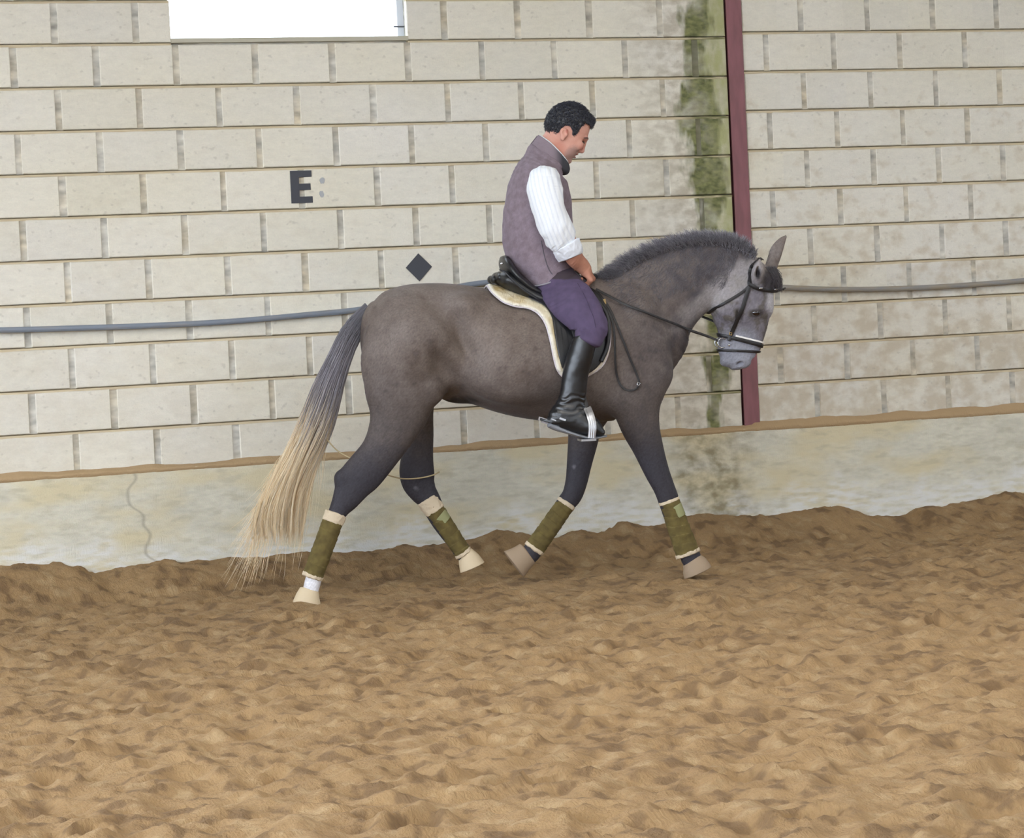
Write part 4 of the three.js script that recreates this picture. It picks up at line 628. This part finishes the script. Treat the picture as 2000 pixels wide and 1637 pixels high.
// bandages over pale padding on the four legs
{
  const olive = mat({ vertexColors: true, bumpMap: weaveTex, bumpScale: 0.0015, roughness: 0.95, sheen: 0.3 }), padMat = mat({ color: 0xcdbda3, bumpMap: grainTex, bumpScale: 0.003, roughness: 0.95 }), velcro = mat({ color: 0x8e8f66, bumpMap: weaveTex, bumpScale: 0.001, roughness: 0.9 });
  const paint = (x, y, z) => mix3(lin(0x6b5e33), lin(0x584c28), clamp(0.5 + 1.2 * fbm(x * 18, y * 18, z * 18, 3)));
  const wrap = (label, dz, top, bottom, wT, wB, patch) => {
    const [a, b, c, d] = top, [e, f, g, h] = bottom, at = (t) => [lerp(a, e, t), lerp(b, f, t), lerp(c, g, t), lerp(d, h, t), lerp(wT, wB, t), dz];
    const body = chain([at(0), at(0.33), at(0.66), at(1)], { cap0: 0.004, cap1: 0.004, fine: 3 });
    const t0 = P((a + c) / 2, (b + d) / 2, dz), b0 = P((e + g) / 2, (f + h) / 2, dz), ax = b0.clone().sub(t0), L = ax.length(); ax.normalize();
    const gr = group('leg_wrap', [b0.x, b0.y, b0.z]); tag(gr, label, 'bandage', 'leg wraps');
    const ridge = (dd, x, y, z) => { const s = ((x - t0.x) * ax.x + (y - t0.y) * ax.y) / 0.042 + 0.25 * Math.atan2(z - t0.z, x - t0.x); return dd + 0.003 * (s - Math.floor(s)) - 0.0015 + 0.001 * simplex(x * 30, y * 30, z * 30); };
    obj('bandage', meshOf(solid([body], [], ridge), bounds([body], 0.02), 0.004, paint), olive, gr);
    const ring = (t, w, gap) => { const c0 = chain([at(t - gap), at(t + gap)].map((q, i) => [lerp(q[0], q[2], -0.03), lerp(q[1], q[3], -0.03), lerp(q[0], q[2], 1.03), lerp(q[1], q[3], 1.03), q[4] * 1.02, dz]), { cap0: 0.007, cap1: 0.007, fine: 3 }); obj('padding', meshOf(solid([c0], [], (dd, x, y, z) => dd + 0.004 * fbm(x * 30, y * 30, z * 30, 2)), bounds([c0], 0.02), 0.004), padMat, gr); };
    ring(-0.035, wT, patch[5] ?? 0.05); ring(1.02, wB, 0.025);
    if (patch) { const q = at(patch[0]), r = at(patch[1]), strip = chain([[lerp(q[0], q[2], patch[2]), lerp(q[1], q[3], patch[2]), q[2], q[3], q[4] + 0.003, dz], [lerp(r[0], r[2], patch[3]), lerp(r[1], r[3], patch[3]), r[2], r[3], r[4] + 0.003, dz]].map((w) => [w[0] , w[1], w[2] + 1, w[3], w[4], w[5]]), { cap0: 0.003, cap1: 0.003, fine: 3 }); if (patch[4]) obj('fastening', meshOf(solid([strip]), bounds([strip], 0.02), 0.004), velcro, gr); }
    return ride(settle(gr));
  };
  wrap('olive bandage on the hind leg stretched back nearest the tail, above a white sock', 0.145, [632, 1009, 671, 1021], [592, 1118, 631, 1128], 0.043, 0.044, [0.3, 0.5, 0.3, 0.3, 0, 0.075]);
  wrap('olive bandage with a pale fastening on the far hind leg under the belly', -0.15, [828, 1001, 860, 978], [890, 1088, 917, 1068], 0.042, 0.043, [0.2, 0.36, 0.05, 0.3, 1, 0.13]);
  wrap('olive bandage with a pale fastening on the foreleg reaching forward', 0.13, [1289, 988, 1327, 976], [1320, 1086, 1365, 1071], 0.042, 0.044, [0.08, 0.3, 0.3, 0.42, 1, 0.02]);
  wrap('plain olive bandage on the lifted far foreleg folded back', -0.13, [1088, 977, 1119, 997], [1028, 1060, 1062, 1080], 0.042, 0.043, [0.2, 0.4, 0.3, 0.3, 0, 0.03]);
}

// ---------------------------------------------------------------- the rider
const rider = group('person', [P(1060, 560).x, P(1060, 560).y, HZ]);
tag(rider, 'dark-haired man in grey vest, white shirt, purple breeches and black boots, riding, looking down', 'person');
{
  const legZ = (x, y, w, off = 0.042) => { const p = hit(horseSDF, x, y, off); return p ? p.z - HZ + w * 0.95 : 0.3; };
  // frame of the figure
  const torso = (grow) => chain([[1030, 566, 1112, 548, 0.175], [1008, 530, 1120, 520, 0.17], [987, 490, 1119, 485, 0.165], [983, 440, 1117, 440, 0.172], [988, 392, 1114, 402, 0.188], [996, 355, 1109, 372, 0.2], [1012, 322, 1103, 350, 0.185], [1041, 300, 1095, 335, 0.115]], { cap0: 0.05, cap1: 0.018, k: 0.04, grow });
  const neckR = (grow, k = 0.03) => chain([[1040, 285, 1098, 336, 0.085], [1054, 270, 1100, 318, 0.066], [1066, 258, 1104, 304, 0.06], [1078, 246, 1110, 288, 0.056]], { cap0: 0.03, cap1: 0.03, k, grow });
  const arm = (grow, mirror) => chain([[1036, 352, 1092, 346, 0.07, 0.185], [1032, 380, 1099, 372, 0.066, 0.215], [1041, 415, 1103, 408, 0.06, 0.23], [1055, 450, 1115, 440, 0.056, 0.235], [1072, 478, 1126, 466, 0.052, 0.22], [1092, 505, 1137, 494, 0.047, 0.19]], { cap0: 0.055, cap1: 0.01, k: 0.03, grow, mirror });
  const forearm = (mirror) => chain([[1085, 478, 1126, 468, 0.042, 0.21], [1104, 506, 1139, 499, 0.04, 0.185], [1120, 522, 1148, 511, 0.034, 0.15], [1133, 534, 1155, 522, 0.027, 0.13]], { cap0: 0.02, cap1: 0.015, k: 0.02, mirror });
  const LEG = [[1046, 562, 1130, 544, 0.095, 0.1], [1064, 590, 1152, 568, 0.088, 0.17], [1084, 609, 1169, 592, 0.08, 0.22], [1104, 626, 1181, 614, 0.072, 0.25], [1122, 644, 1187, 640, 0.062, 0.27], [1121, 664, 1174, 668, 0.056, 0.28]], knee = legZ(1150, 650, 0.06);
  LEG.forEach((q, i) => { q[5] *= knee / 0.27; if (i === 0) q[5] = 0.1; });
  const BOOT = [[1121, 652, 1164, 658, 0.053], [1115, 674, 1162, 676, 0.055], [1106, 704, 1155, 704, 0.053], [1099, 732, 1148, 731, 0.049], [1096, 760, 1145, 758, 0.046], [1091, 782, 1142, 780, 0.042], [1082, 806, 1146, 796, 0.04], [1077, 822, 1150, 818, 0.037]];
  for (const q of BOOT) q[5] = knee + 0.004;
  const thighs = (grow, mirror) => chain(LEG, { cap0: 0.06, cap1: 0.02, k: 0.03, grow, mirror });
  const shin = (grow, mirror) => chain(BOOT, { cap0: 0.008, cap1: 0.02, k: 0.025, grow, mirror });
  const hips = (grow) => chain([[1018, 540, 1106, 525, 0.16], [1042, 564, 1120, 546, 0.165], [1060, 578, 1128, 562, 0.15]], { cap0: 0.04, cap1: 0.03, k: 0.04, grow });

  // head
  const headAdds = [ball(P(1109, 241), [0.102, 0.092, 0.077], 0.03, 0.35), chain([[1152, 248, 1080, 236, 0.066], [1148, 266, 1082, 256, 0.068], [1140, 279, 1086, 272, 0.066], [1129, 297, 1090, 288, 0.056], [1120, 308, 1092, 298, 0.044], [1112, 316, 1095, 307, 0.03]], { cap0: 0.03, cap1: 0.012, k: 0.025 }), neckR(0),
    [rod(P(1143, 277), P(1137, 293), 0.007, 0.0105, 0.011), ball(P(1136, 295), [0.012, 0.0105, 0.014], 0.008, -0.5), ball(P(1130, 295.5, 0.011), [0.009, 0.008, 0.007], 0.008), ball(P(1130, 295.5, -0.011), [0.009, 0.008, 0.007], 0.008)],   // nose
    [1, -1].flatMap((s) => [ball(P(1145, 271, s * 0.024), [0.011, 0.009, 0.024], 0.014, -0.5), ball(P(1131, 285, s * 0.042), [0.02, 0.018, 0.014], 0.02), ball(P(1139, 279.5, s * 0.03), [0.0095, 0.0085, 0.012], 0.006)]),                    // brows, cheekbones, lids
    [ball(P(1126, 301.5), [0.009, 0.0055, 0.02], 0.007, -0.5), ball(P(1121.5, 306.5), [0.009, 0.006, 0.018], 0.007, -0.5), ball(P(1111, 314), [0.014, 0.013, 0.017], 0.012, -0.5), ball(P(1100, 300, 0.04), [0.03, 0.02, 0.014], 0.02, 0.6)],  // lips, chin
    [1, -1].flatMap((s) => [ball(P(1101.5, 259, s * 0.079), [0.0195, 0.024, 0.0095], 0.006, 0.15), ball(P(1098.5, 270, s * 0.077), [0.011, 0.012, 0.008], 0.008)])];
  const headSubs = [[1, -1].flatMap((s) => [ball(P(1141.5, 277, s * 0.034), [0.01, 0.007, 0.02], 0.01, -0.4), ball(P(1103, 259, s * 0.09), [0.0115, 0.0155, 0.0085], 0.004, 0.15), ball(P(1127.5, 298, s * 0.009), [0.004, 0.003, 0.004], 0.003)]), [ball(P(1125.5, 304.5), [0.011, 0.0022, 0.021], 0.003, 0.42)]];
  const headSDF2 = solid(headAdds, headSubs);
  const px = (x, y) => { const p = P(x, y); return V(p.x, p.y, 0); };
  const skin = lin(0xcf9d8d), red = lin(0xc07f6e), stub = lin(0x8c7a77), browP = px(1143, 271), eyeP = px(1141, 278.5), lipP = px(1124, 304), jaw = px(1113, 305), chk = px(1134, 290), neckP = px(1085, 295);
  const earP = px(1103, 259), nosP = px(1130, 297.5);
  const d2 = (x, y, q, sx = 1, sy = 1, t = 0) => { const dx = x - q.x, dy = y - q.y, u = dx * Math.cos(t) + dy * Math.sin(t), v = -dx * Math.sin(t) + dy * Math.cos(t); return Math.hypot(u / sx, v / sy); };
  const paintHead = (x, y, z) => {
    const az = Math.abs(z - HZ); let c = mix3(skin, red, clamp(0.25 + 0.6 * fbm(x * 30, y * 30, z * 30, 3)) * 0.5);
    c = mix3(c, red, smooth(0.06, 0.02, d2(x, y, neckP)) * 0.6);
    c = mix3(c, stub, smooth(0.052, 0.026, d2(x, y, jaw, 1.2, 0.85, 0.9) + 0.006 * simplex(x * 120, y * 120, z * 120)) * 0.62);
    c = mix3(c, lin(0xb0685d), smooth(0.02, 0.006, d2(x, y, chk)) * 0.5);
    c = mix3(c, lin(0x94544c), smooth(0.012, 0.007, d2(x, y, lipP, 1, 1)) * (az < 0.024 ? 0.7 : 0));
    c = mix3(c, lin(0x211a1a), smooth(0.0085, 0.0055, d2(x, y, browP, 2.1, 0.75, -0.1)) * (az > 0.012 && az < 0.06 ? 0.85 : 0));
    c = mix3(c, lin(0x2c2120), smooth(0.0055, 0.0035, d2(x, y, eyeP, 1.7, 0.62, -0.05)) * (az > 0.02 && az < 0.05 ? 0.9 : 0));
    const ear = d2(x, y, earP, 0.75, 1, 0.15); if (az > 0.074) c = mix3(c, lin(0xa85f50), smooth(0.013, 0.008, ear) * 0.75);
    c = mix3(c, lin(0x7a4f47), smooth(0.005, 0.002, d2(x, y, nosP, 1.5, 0.8)) * 0.7);
    return c;
  };
  const headBox = [[P(1040, 300).x, P(1100, 345).y, HZ - 0.12], [P(1165, 250).x, P(1100, 190).y, HZ + 0.12]];
  const headCut = (x, y, z) => headSDF2(x, y, z);
  // hands: wrist to knuckles down the rein, fingers curled inward round it, thumb on top
  const handAdds = (s) => {
    const Z = (v) => s > 0 ? v : V(v.x, v.y, 2 * HZ - v.z), W = P(1143, 526, 0.125).add(V(s > 0 ? 0 : 0.035, 0, 0)), a = V(0.42, -0.9, -0.12).normalize(), b0 = V(-0.3, -0.2, 0.9), b = b0.addScaledVector(a, -b0.dot(a)).normalize(), n = b.clone().cross(a).normalize(), at = (p, q, r) => Z(W.clone().addScaledVector(a, p).addScaledVector(b, q).addScaledVector(n, r)), out = [];
    for (let i = 0; i < 4; i++) out.push(rod(at(0.0, -0.012 + i * 0.009, 0), at(0.062 - i * 0.003, -0.03 + i * 0.0195, 0.006), 0.0145, 0.0125, 0.014));
    out.push(rod(at(-0.03, -0.004, 0), at(0.015, 0, 0), 0.023, 0.02, 0.02));
    const lens = [0.95, 1.05, 1, 0.85];
    for (let i = 0; i < 4; i++) { const q = -0.03 + i * 0.0195, l = lens[i]; out.push(...rods([at(0.062 - i * 0.003, q, 0.006), at(0.078 - i * 0.004, q, -0.03 * l), at(0.05 - i * 0.003, q + 0.002, -0.046 * l), at(0.03, q + 0.003, -0.034 * l)], [0.0105, 0.0098, 0.009, 0.0078], 0.006)); }
    out.push(...rods([at(0.012, -0.026, -0.006), at(0.045, -0.043, -0.02), at(0.075, -0.038, -0.032), at(0.094, -0.03, -0.034)], [0.014, 0.0115, 0.01, 0.0085], 0.01));
    return out;
  };
  const handSkin = (x, y, z) => mix3(lin(0xbf8a74), lin(0xa8735f), clamp(0.4 + 0.5 * fbm(x * 22, y * 22, z * 22, 2)));
  const darkHand = lin(0x3e302a), wristX = P(1138, 520, 0.13).x, armMesh = (s) => { const adds = [forearm(s < 0), handAdds(s)]; return meshOf(solid(adds), bounds(adds, 0.02), 0.0035, (x, y, z) => s < 0 && x > wristX ? darkHand : handSkin(x, y, z)); };  // far hand coloured dark brown beyond the wrist
  const restAdds = [torso(-0.016), hips(-0.03), thighs(-0.022, false), thighs(-0.022, true), shin(-0.012, false), shin(-0.012, true), arm(-0.03, false), arm(-0.03, true), neckR(-0.012)];
  const bodyGeo = mergeGeometries([meshOf(headCut, headBox, 0.0028, paintHead), armMesh(1), armMesh(-1), meshOf(solid(restAdds), bounds(restAdds), 0.012, () => skin)]);
  obj('body', bodyGeo, mat({ vertexColors: true, roughness: 0.55, specularIntensity: 0.4, bumpMap: grainTex, bumpScale: 0.0004 }), rider);
  for (const s of [1, -1]) { const p = P(1138.4, 279, s * 0.03); obj('eye', new THREE.SphereGeometry(0.0092, 16, 12).translate(p.x, p.y, p.z), mat({ color: 0x3a2a24, roughness: 0.15 }), rider); }
  // hair: short, dark, slightly curled, with a small quiff
  const hairOut = polygon([[1060, 264], [1056, 240], [1064, 215], [1085, 195], [1120, 190], [1150, 205], [1166, 236], [1160, 246], [1154.5, 253], [1149, 246], [1140, 243], [1133, 248], [1127, 257], [1120, 266], [1116, 271], [1113.5, 266], [1113, 256], [1108, 248], [1099, 247.5], [1092, 254], [1086, 262], [1078, 266], [1068, 267]].map(([x, y]) => px(x, y)));
  const curl = (x, y, z) => 0.003 * simplex(x * 60, y * 60, z * 60) + 0.0015 * simplex(x * 130, y * 130, z * 130);
  const quiff = ball(P(1152, 233), [0.024, 0.017, 0.04], 0.015, -0.6), capAdds = [ball(P(1109, 240.5), [0.111, 0.099, 0.085], 0.02, 0.35), chain([[1158, 247, 1072, 232, 0.074], [1150, 266, 1074, 252, 0.076], [1141, 279, 1076, 262, 0.068]], { cap0: 0.03, cap1: 0.012, k: 0.02 }), quiff];
  const hairSDF = solid([capAdds], [], (d, x, y, z) => smax(d + curl(x, y, z), hairOut(x, y) + 0.4 * curl(x, y, z), 0.008));
  const hairGeo = meshOf(hairSDF, bounds([capAdds], 0.03), 0.003, (x, y, z) => mix3(lin(0x17171b), lin(0x34353c), clamp(0.4 + 0.5 * simplex(x * 110, y * 110, z * 110)))), hairCol = mat({ vertexColors: true, roughness: 0.45, sheen: 0.4, sheenColor: new THREE.Color(0x7080a8) });
  obj('hair', hairGeo, hairCol, rider);
  {
    const hp = hairGeo.attributes.position, hn = hairGeo.attributes.normal, locks = [];
    for (let i = 0; i < 4200; i++) {
      const q = Math.floor(rnd() * hp.count), a = V(hp.getX(q), hp.getY(q), hp.getZ(q)), n = V(hn.getX(q), hn.getY(q), hn.getZ(q)); if (hairOut(a.x, a.y) > -0.002) continue;
      const comb = V(0.8 + 0.6 * simplex(a.x * 30, a.y * 30, a.z * 30), -0.75 + 0.6 * simplex(a.x * 30 + 9, a.y * 30, a.z * 30), 0.5 * simplex(a.x * 30, a.y * 30 + 5, a.z * 30)); comb.addScaledVector(n, -comb.dot(n)).normalize();
      const len = rr(0.005, 0.011), p = [0, 1, 2, 3].map((j) => a.clone().addScaledVector(comb, len * j / 3).addScaledVector(n, -0.001 + 0.006 * Math.sin(j * 0.9))), tone = mix3(lin(0x141418), lin(0x3b3c44), rnd()); locks.push({ p, r: 0.0011, c: () => tone });
    }
    obj('hair', hairMesh(locks), hairCol, rider);
  }

  // vest
  const vestOut = polygon([[1042, 278], [1016, 278], [960, 400], [955, 500], [1000, 530], [1022, 549], [1034, 559], [1056, 557], [1076, 551], [1079, 535], [1100, 533], [1122, 525], [1135, 500], [1135, 400], [1120, 352], [1112, 340], [1100, 332], [1080, 312], [1060, 292]].map(([x, y]) => px(x, y)));
  const vestAdds = [torso(0.005), neckR(0.013, 0.05), chain([[1036, 350, 1094, 346, 0.05, 0.15], [1038, 372, 1096, 368, 0.045, 0.165]], { k: 0.05 }), chain([[1036, 350, 1094, 346, 0.05, 0.15], [1038, 372, 1096, 368, 0.045, 0.165]], { k: 0.05, mirror: true })];
  const folds = (x, y, z) => 0.0035 * fbm(x * 5, y * 11, z * 5, 2) + 0.0045 * Math.sin((y * 0.8 + x * 0.5) * 46 + 3 * simplex(x * 4, y * 4, z * 4)) * smooth(0.98, 0.9, Math.abs(y - 1.18) + 0.78) * 0.7;
  const vestBase = solid(vestAdds), hem = px(1055, 556);
  const vestSDF = (x, y, z) => smax(vestBase(x, y, z) + folds(x, y, z), vestOut(x, y), 0.008);
  obj('vest', meshOf(vestSDF, bounds(vestAdds), 0.0055, (x, y, z) => { const c = mix3(lin(0x867983), lin(0x766870), clamp(0.5 + 0.9 * fbm(x * 20, y * 20, z * 20, 4))); return c.map((q) => q * (1 + 0.12 * simplex(x * 160, y * 160, z * 160))); }), mat({ vertexColors: true, bumpMap: grainTex, bumpScale: 0.0012, roughness: 0.95, sheen: 0.6, sheenRoughness: 0.5, sheenColor: new THREE.Color(0x8484a0) }), rider);
  const trim = mat({ color: 0x56525a, roughness: 0.8 }), pale = mat({ color: 0xe4e9ee, roughness: 0.8 }), dark = mat({ color: 0x3d3f47, roughness: 0.85, bumpMap: weaveTex, bumpScale: 0.001 });
  const onVest = (x, y, off = 0.002) => hit(vestBase, x, y, off, HZ + 0.5) ?? P(x, y, 0.1), line = (name, pts, r, m, f = onVest) => obj(name, tube(pts.map(([x, y]) => f(x, y)), r, pts.length * 10, 8), m, rider);
  line('hem', [[1038, 558], [1048, 558], [1058, 556.5], [1068, 554], [1076, 551]], 0.0038, mat({ color: 0x8c8890, roughness: 0.5 }));
  line('hem', [[1106, 532], [1113, 529], [1121, 525]], 0.0036, mat({ color: 0x8c8890, roughness: 0.5 }));
  line('seam', [[1057, 470], [1061, 490], [1066, 510], [1073, 528], [1079, 536]], 0.002, trim);
  // collar of the vest: dark lined, standing; white shirt collar inside it
  const colOut = polygon([[1050, 264], [1036, 282], [1050, 296], [1072, 312], [1090, 330], [1100, 350], [1116, 345], [1113, 329], [1107, 318.5], [1090, 301], [1070, 281]].map(([x, y]) => px(x, y)));
  const neckOnly = solid([neckR(0)]);
  const colSDF = (x, y, z) => smax(Math.abs(neckOnly(x, y, z) - 0.0215 + 0.001 * simplex(x * 30, y * 30, z * 30)) - 0.0035, colOut(x, y), 0.005);
  obj('collar', meshOf(colSDF, bounds([neckR(0.03)], 0.03), 0.0035, (x, y, z) => mix3(lin(0x83767f), lin(0x3c3d44), smooth(px(1072, 290).x, px(1096, 320).x, x))), mat({ vertexColors: true, roughness: 0.9, bumpMap: weaveTex, bumpScale: 0.001 }), rider);
  const innerOut = polygon([[1047, 262], [1046, 276], [1070, 300], [1100, 335], [1111, 326], [1109, 317], [1091, 298.5], [1071, 278.5], [1052, 262.5]].map(([x, y]) => px(x, y)));
  obj('shirt_collar', meshOf((x, y, z) => smax(Math.abs(neckOnly(x, y, z) - 0.0115) - 0.0025, innerOut(x, y), 0.003), bounds([neckR(0.02)], 0.03), 0.003), pale, rider);
  // shirt sleeves, rolled to the forearm
  const A0 = px(1064, 345), A1 = px(1116, 500), ax = A1.clone().sub(A0).normalize();
  for (const mirror of [false, true]) {
    const s = chain([[1034, 348, 1094, 342, 0.072, 0.185], [1029, 375, 1100, 368, 0.07, 0.213], [1039, 413, 1103, 406, 0.066, 0.228], [1053, 450, 1117, 438, 0.063, 0.235], [1069, 476, 1126, 461, 0.058, 0.222], [1084, 487, 1128, 475, 0.047, 0.205]], { cap0: 0.05, cap1: 0.008, k: 0.03, mirror });
    const sh = (d, x, y, z) => { const t = (x - A0.x) * ax.x + (y - A0.y) * ax.y; return d + 0.004 * fbm(x * 9, y * 9, z * 9, 2) + 0.006 * simplex(x * 16 - y * 7, t * 6, z * 12) * smooth(0.16, 0.36, t) + 0.0025 * simplex(x * 30, t * 8, z * 20); };
    obj('sleeve', meshOf(solid([s], [], sh), bounds([s], 0.03), 0.0045, (x, y, z) => { const u = (x - A0.x) * -ax.y + (y - A0.y) * ax.x + 0.4 * (z - HZ), st = Math.abs(((u / 0.021 + 20) % 1) - 0.5); return mix3(lin(0xe9edf2), lin(0xc3cbdb), smooth(0.2, 0.06, st) * 0.45); }), mat({ vertexColors: true, roughness: 0.85, bumpMap: weaveTex, bumpScale: 0.0004 }), rider);
    const c = chain([[1077, 487, 1134, 472, 0.06, 0.208], [1083, 498, 1139, 484, 0.06, 0.197], [1090, 509, 1140, 496, 0.056, 0.186]], { cap0: 0.008, cap1: 0.006, k: 0.02, mirror });
    obj('cuff', meshOf(solid([c], [], (d, x, y, z) => d + 0.004 * fbm(x * 22, y * 22, z * 22, 2)), bounds([c], 0.03), 0.004), mat({ color: 0xe2e7f0, roughness: 0.85, bumpMap: weaveTex, bumpScale: 0.0004 }), rider);
  }
  // breeches
  {
    const adds = [hips(0), thighs(0, false), thighs(0, true)];
    const waist = polygon([[1074, 520], [1074, 545], [1100, 546], [1128, 545], [1142, 556], [1150, 530], [1120, 510]].map(([x, y]) => { const p = P(x, y, 0.16); return V(p.x, p.y, 0); })), crease = (d, x, y, z) => d + 0.003 * fbm(x * 7, y * 7, z * 7, 2) + 0.004 * simplex((x + y) * 18, (x - y) * 5, z * 8) * smooth(px(1100, 620).y + 0.02, px(1100, 650).y, y);
    obj('breeches', meshOf(solid(adds, [], crease), bounds(adds), 0.0055, (x, y, z) => mix3(mix3(lin(0x574a66), lin(0x4b3f58), clamp(0.5 + fbm(x * 16, y * 16, z * 16, 4))), lin(0x3a3036), smooth(0.002, -0.002, waist(x, y)))), mat({ vertexColors: true, bumpMap: weaveTex, bumpScale: 0.0008, roughness: 0.9, sheen: 0.3, sheenColor: new THREE.Color(0x7a70a0) }), rider);
    const th = solid([thighs(0, false)]), f = (x, y) => hit(th, x, y, 0.0025, HZ + 0.6) ?? P(x, y, 0.38);
    line('seam', [[1128, 553], [1142, 578], [1152, 602], [1160, 622], [1164, 640]], 0.0012, mat({ color: 0x43384f, roughness: 0.9 }), f);
    obj('belt', tube([[1106, 536], [1120, 532], [1131, 540], [1144, 551]].map(([x, y]) => P(x, y, 0.13)), 0.009, 24, 8), mat({ color: 0x2c282c, roughness: 0.6 }), rider);
  }
  // boots with spurs, feet in the stirrups
  const bootMat = mat({ color: 0x15171b, roughness: 0.3, bumpMap: leatherTex, bumpScale: 0.0005, clearcoat: 0.35, clearcoatRoughness: 0.3 }), soleMat = mat({ color: 0x808389, roughness: 0.4 }), iron = mat({ color: 0xb3b3b6, roughness: 0.32, metalness: 0.85 });
  const topCut = polygon([[1085, 640], [1085, 690], [1060, 800], [1040, 900], [1230, 900], [1230, 720], [1172, 676], [1162, 662], [1156, 655], [1147, 650], [1136, 651], [1124, 658], [1114, 672], [1100, 690]].map(([x, y]) => { const p = P(x, y, 0.38); return V(p.x, p.y, 0); }));
  const zf = BOOT[7][5];
  for (const mirror of [false, true]) {
    const leg = shin(0.002, mirror), foot = chain([[1074, 812, 1080, 834, 0.034, zf], [1085, 796, 1093, 838, 0.037, zf + 0.005], [1108, 795, 1114, 845, 0.037, zf + 0.01], [1137, 801, 1133, 851, 0.042, zf + 0.015], [1160, 816, 1155, 855, 0.044, zf + 0.02], [1175, 837, 1173, 855, 0.036, zf + 0.02]], { cap0: 0.015, cap1: 0.016, k: 0.03, mirror });
    const wr = (d, x, y, z) => smax(d + 0.0014 * Math.sin(y * 210 + 2.5 * simplex(x * 14, y * 8, z * 14)) * smooth(0.05, 0.0, Math.abs(y - P(1115, 790, 0.36).y) - 0.02) + 0.0015 * fbm(x * 14, y * 14, z * 14, 2), topCut(x, y), 0.006);
    const boot = obj('boot', meshOf(solid([leg, foot], [], wr), bounds([leg, foot]), 0.0045), bootMat, rider);
    const so = chain([[1072, 823, 1075, 836, 0.033, zf], [1086, 829, 1088, 842, 0.035, zf], [1108, 840, 1109, 848, 0.033, zf + 0.01], [1133, 848, 1132, 855, 0.041, zf + 0.015], [1157, 853, 1156, 859, 0.045, zf + 0.02], [1180, 850, 1180, 855, 0.03, zf + 0.02]], { cap0: 0.01, cap1: 0.015, k: 0.01, mirror });
    obj('sole', meshOf(solid([so]), bounds([so], 0.02), 0.0035), soleMat, boot);
    const Z = (p) => mirror ? V(p.x, p.y, 2 * HZ - p.z) : p;
    obj('spur_strap', strap([[1054, 818], [1066, 822], [1080, 824], [1100, 822]].map(([x, y], i) => Z(P(x, y, zf + [0.005, 0.03, 0.041, 0.043][i]))), [1, 1, 1, 1].map(() => V(-0.2, 0, mirror ? -1 : 1)), 0.012, 0.003, 16), bootMat, boot);
    const sp = Z(P(1062, 820, zf)); obj('spur', mergeGeometries([new THREE.BoxGeometry(0.05, 0.016, 0.02).rotateZ(-0.35).translate(sp.x, sp.y, sp.z), new THREE.BoxGeometry(0.03, 0.012, 0.026).rotateZ(-0.35).translate(sp.x + 0.004, sp.y - 0.011, sp.z)]), mat({ color: 0xa9a6a8, roughness: 0.4, metalness: 0.4 }), boot);
    if (!mirror) {
      const bs = solid([leg, foot]), q = (x, y, o) => hit(bs, x, y, o, HZ + 0.6) ?? P(x, y, zf + 0.05);
      for (const [x0, y0, x1, y1, w] of [[1077, 818, 1086, 822, 0.005], [1093, 817, 1105, 821, 0.009]]) { const pts = [0, 0.25, 0.5, 0.75, 1].map((t) => q(lerp(x0, x1, t), lerp(y0, y1, t), 0.004)); obj('spur_rest_print', strap(pts, pts.map((v) => gradient(bs, v)), w, 0.0015, 10), mat({ color: 0xb9bcc2, roughness: 0.8 }), boot); }
    }
    // stirrup: ridged side bar, eye at the top, tread under the sole
    const zc = zf + 0.02, bar = (o, k) => [[1153, 797, o * 0.25], [1160, 815, o * 0.8], [1163, 835, o], [1161, 856, o]].map(([x, y, z]) => Z(P(x + k, y, zc + z)));
    const parts = []; for (const o of [0.062, -0.062]) for (const k of [-10, -6, -2]) parts.push(tube(bar(o, k), 0.0032, 24, 8));
    for (const o of [0.06, -0.06]) { const b = bar(o, -6); parts.push(strap(b, b.map(() => V(0, 0, Math.sign(o) * (mirror ? -1 : 1))), 0.036, 0.004, 24)); }
    const e = Z(P(1145, 796, zc));
    const tr = [P(1146, 858, zc - 0.062), P(1146, 858, zc + 0.062)].map(Z); parts.push(new THREE.BoxGeometry(0.07, 0.009, 0.126).rotateZ(0.0).translate((tr[0].x + tr[1].x) / 2, tr[0].y + 0.001, (tr[0].z + tr[1].z) / 2));
    if (mirror) for (const m of [boot, ...boot.children]) m.geometry.translate(0.09, 0.03, 0);
    const st = obj('stirrup', mergeGeometries(parts.map((g) => { const h = g.index ? g.toNonIndexed() : g; if (mirror) h.translate(0.09, 0.03, 0); return h; })), iron, saddle);
    const lt = [[1105, 585], [1120, 640], [1135, 700]].map(([x, y]) => { const p = onHorse(x, y, 0.048); return mirror ? V(p.x, p.y, 2 * HZ - p.z) : p; }); lt.push(Z(P(1136, 760, zf - 0.02)), e);
    obj('stirrup_leather', strap(lt, lt.map(() => V(0, 0, mirror ? -1 : 1)), 0.025, 0.004, 30), strapLeather, saddle);
  }
  const shift = [-rider.position.x, -rider.position.y, -rider.position.z];
  ride(settle(rider));
  for (const b of rider.children) for (const k of b.children) k.geometry = k.geometry.clone().translate(...shift);
  ride(settle(saddle));
}

renderer.render(scene, camera);
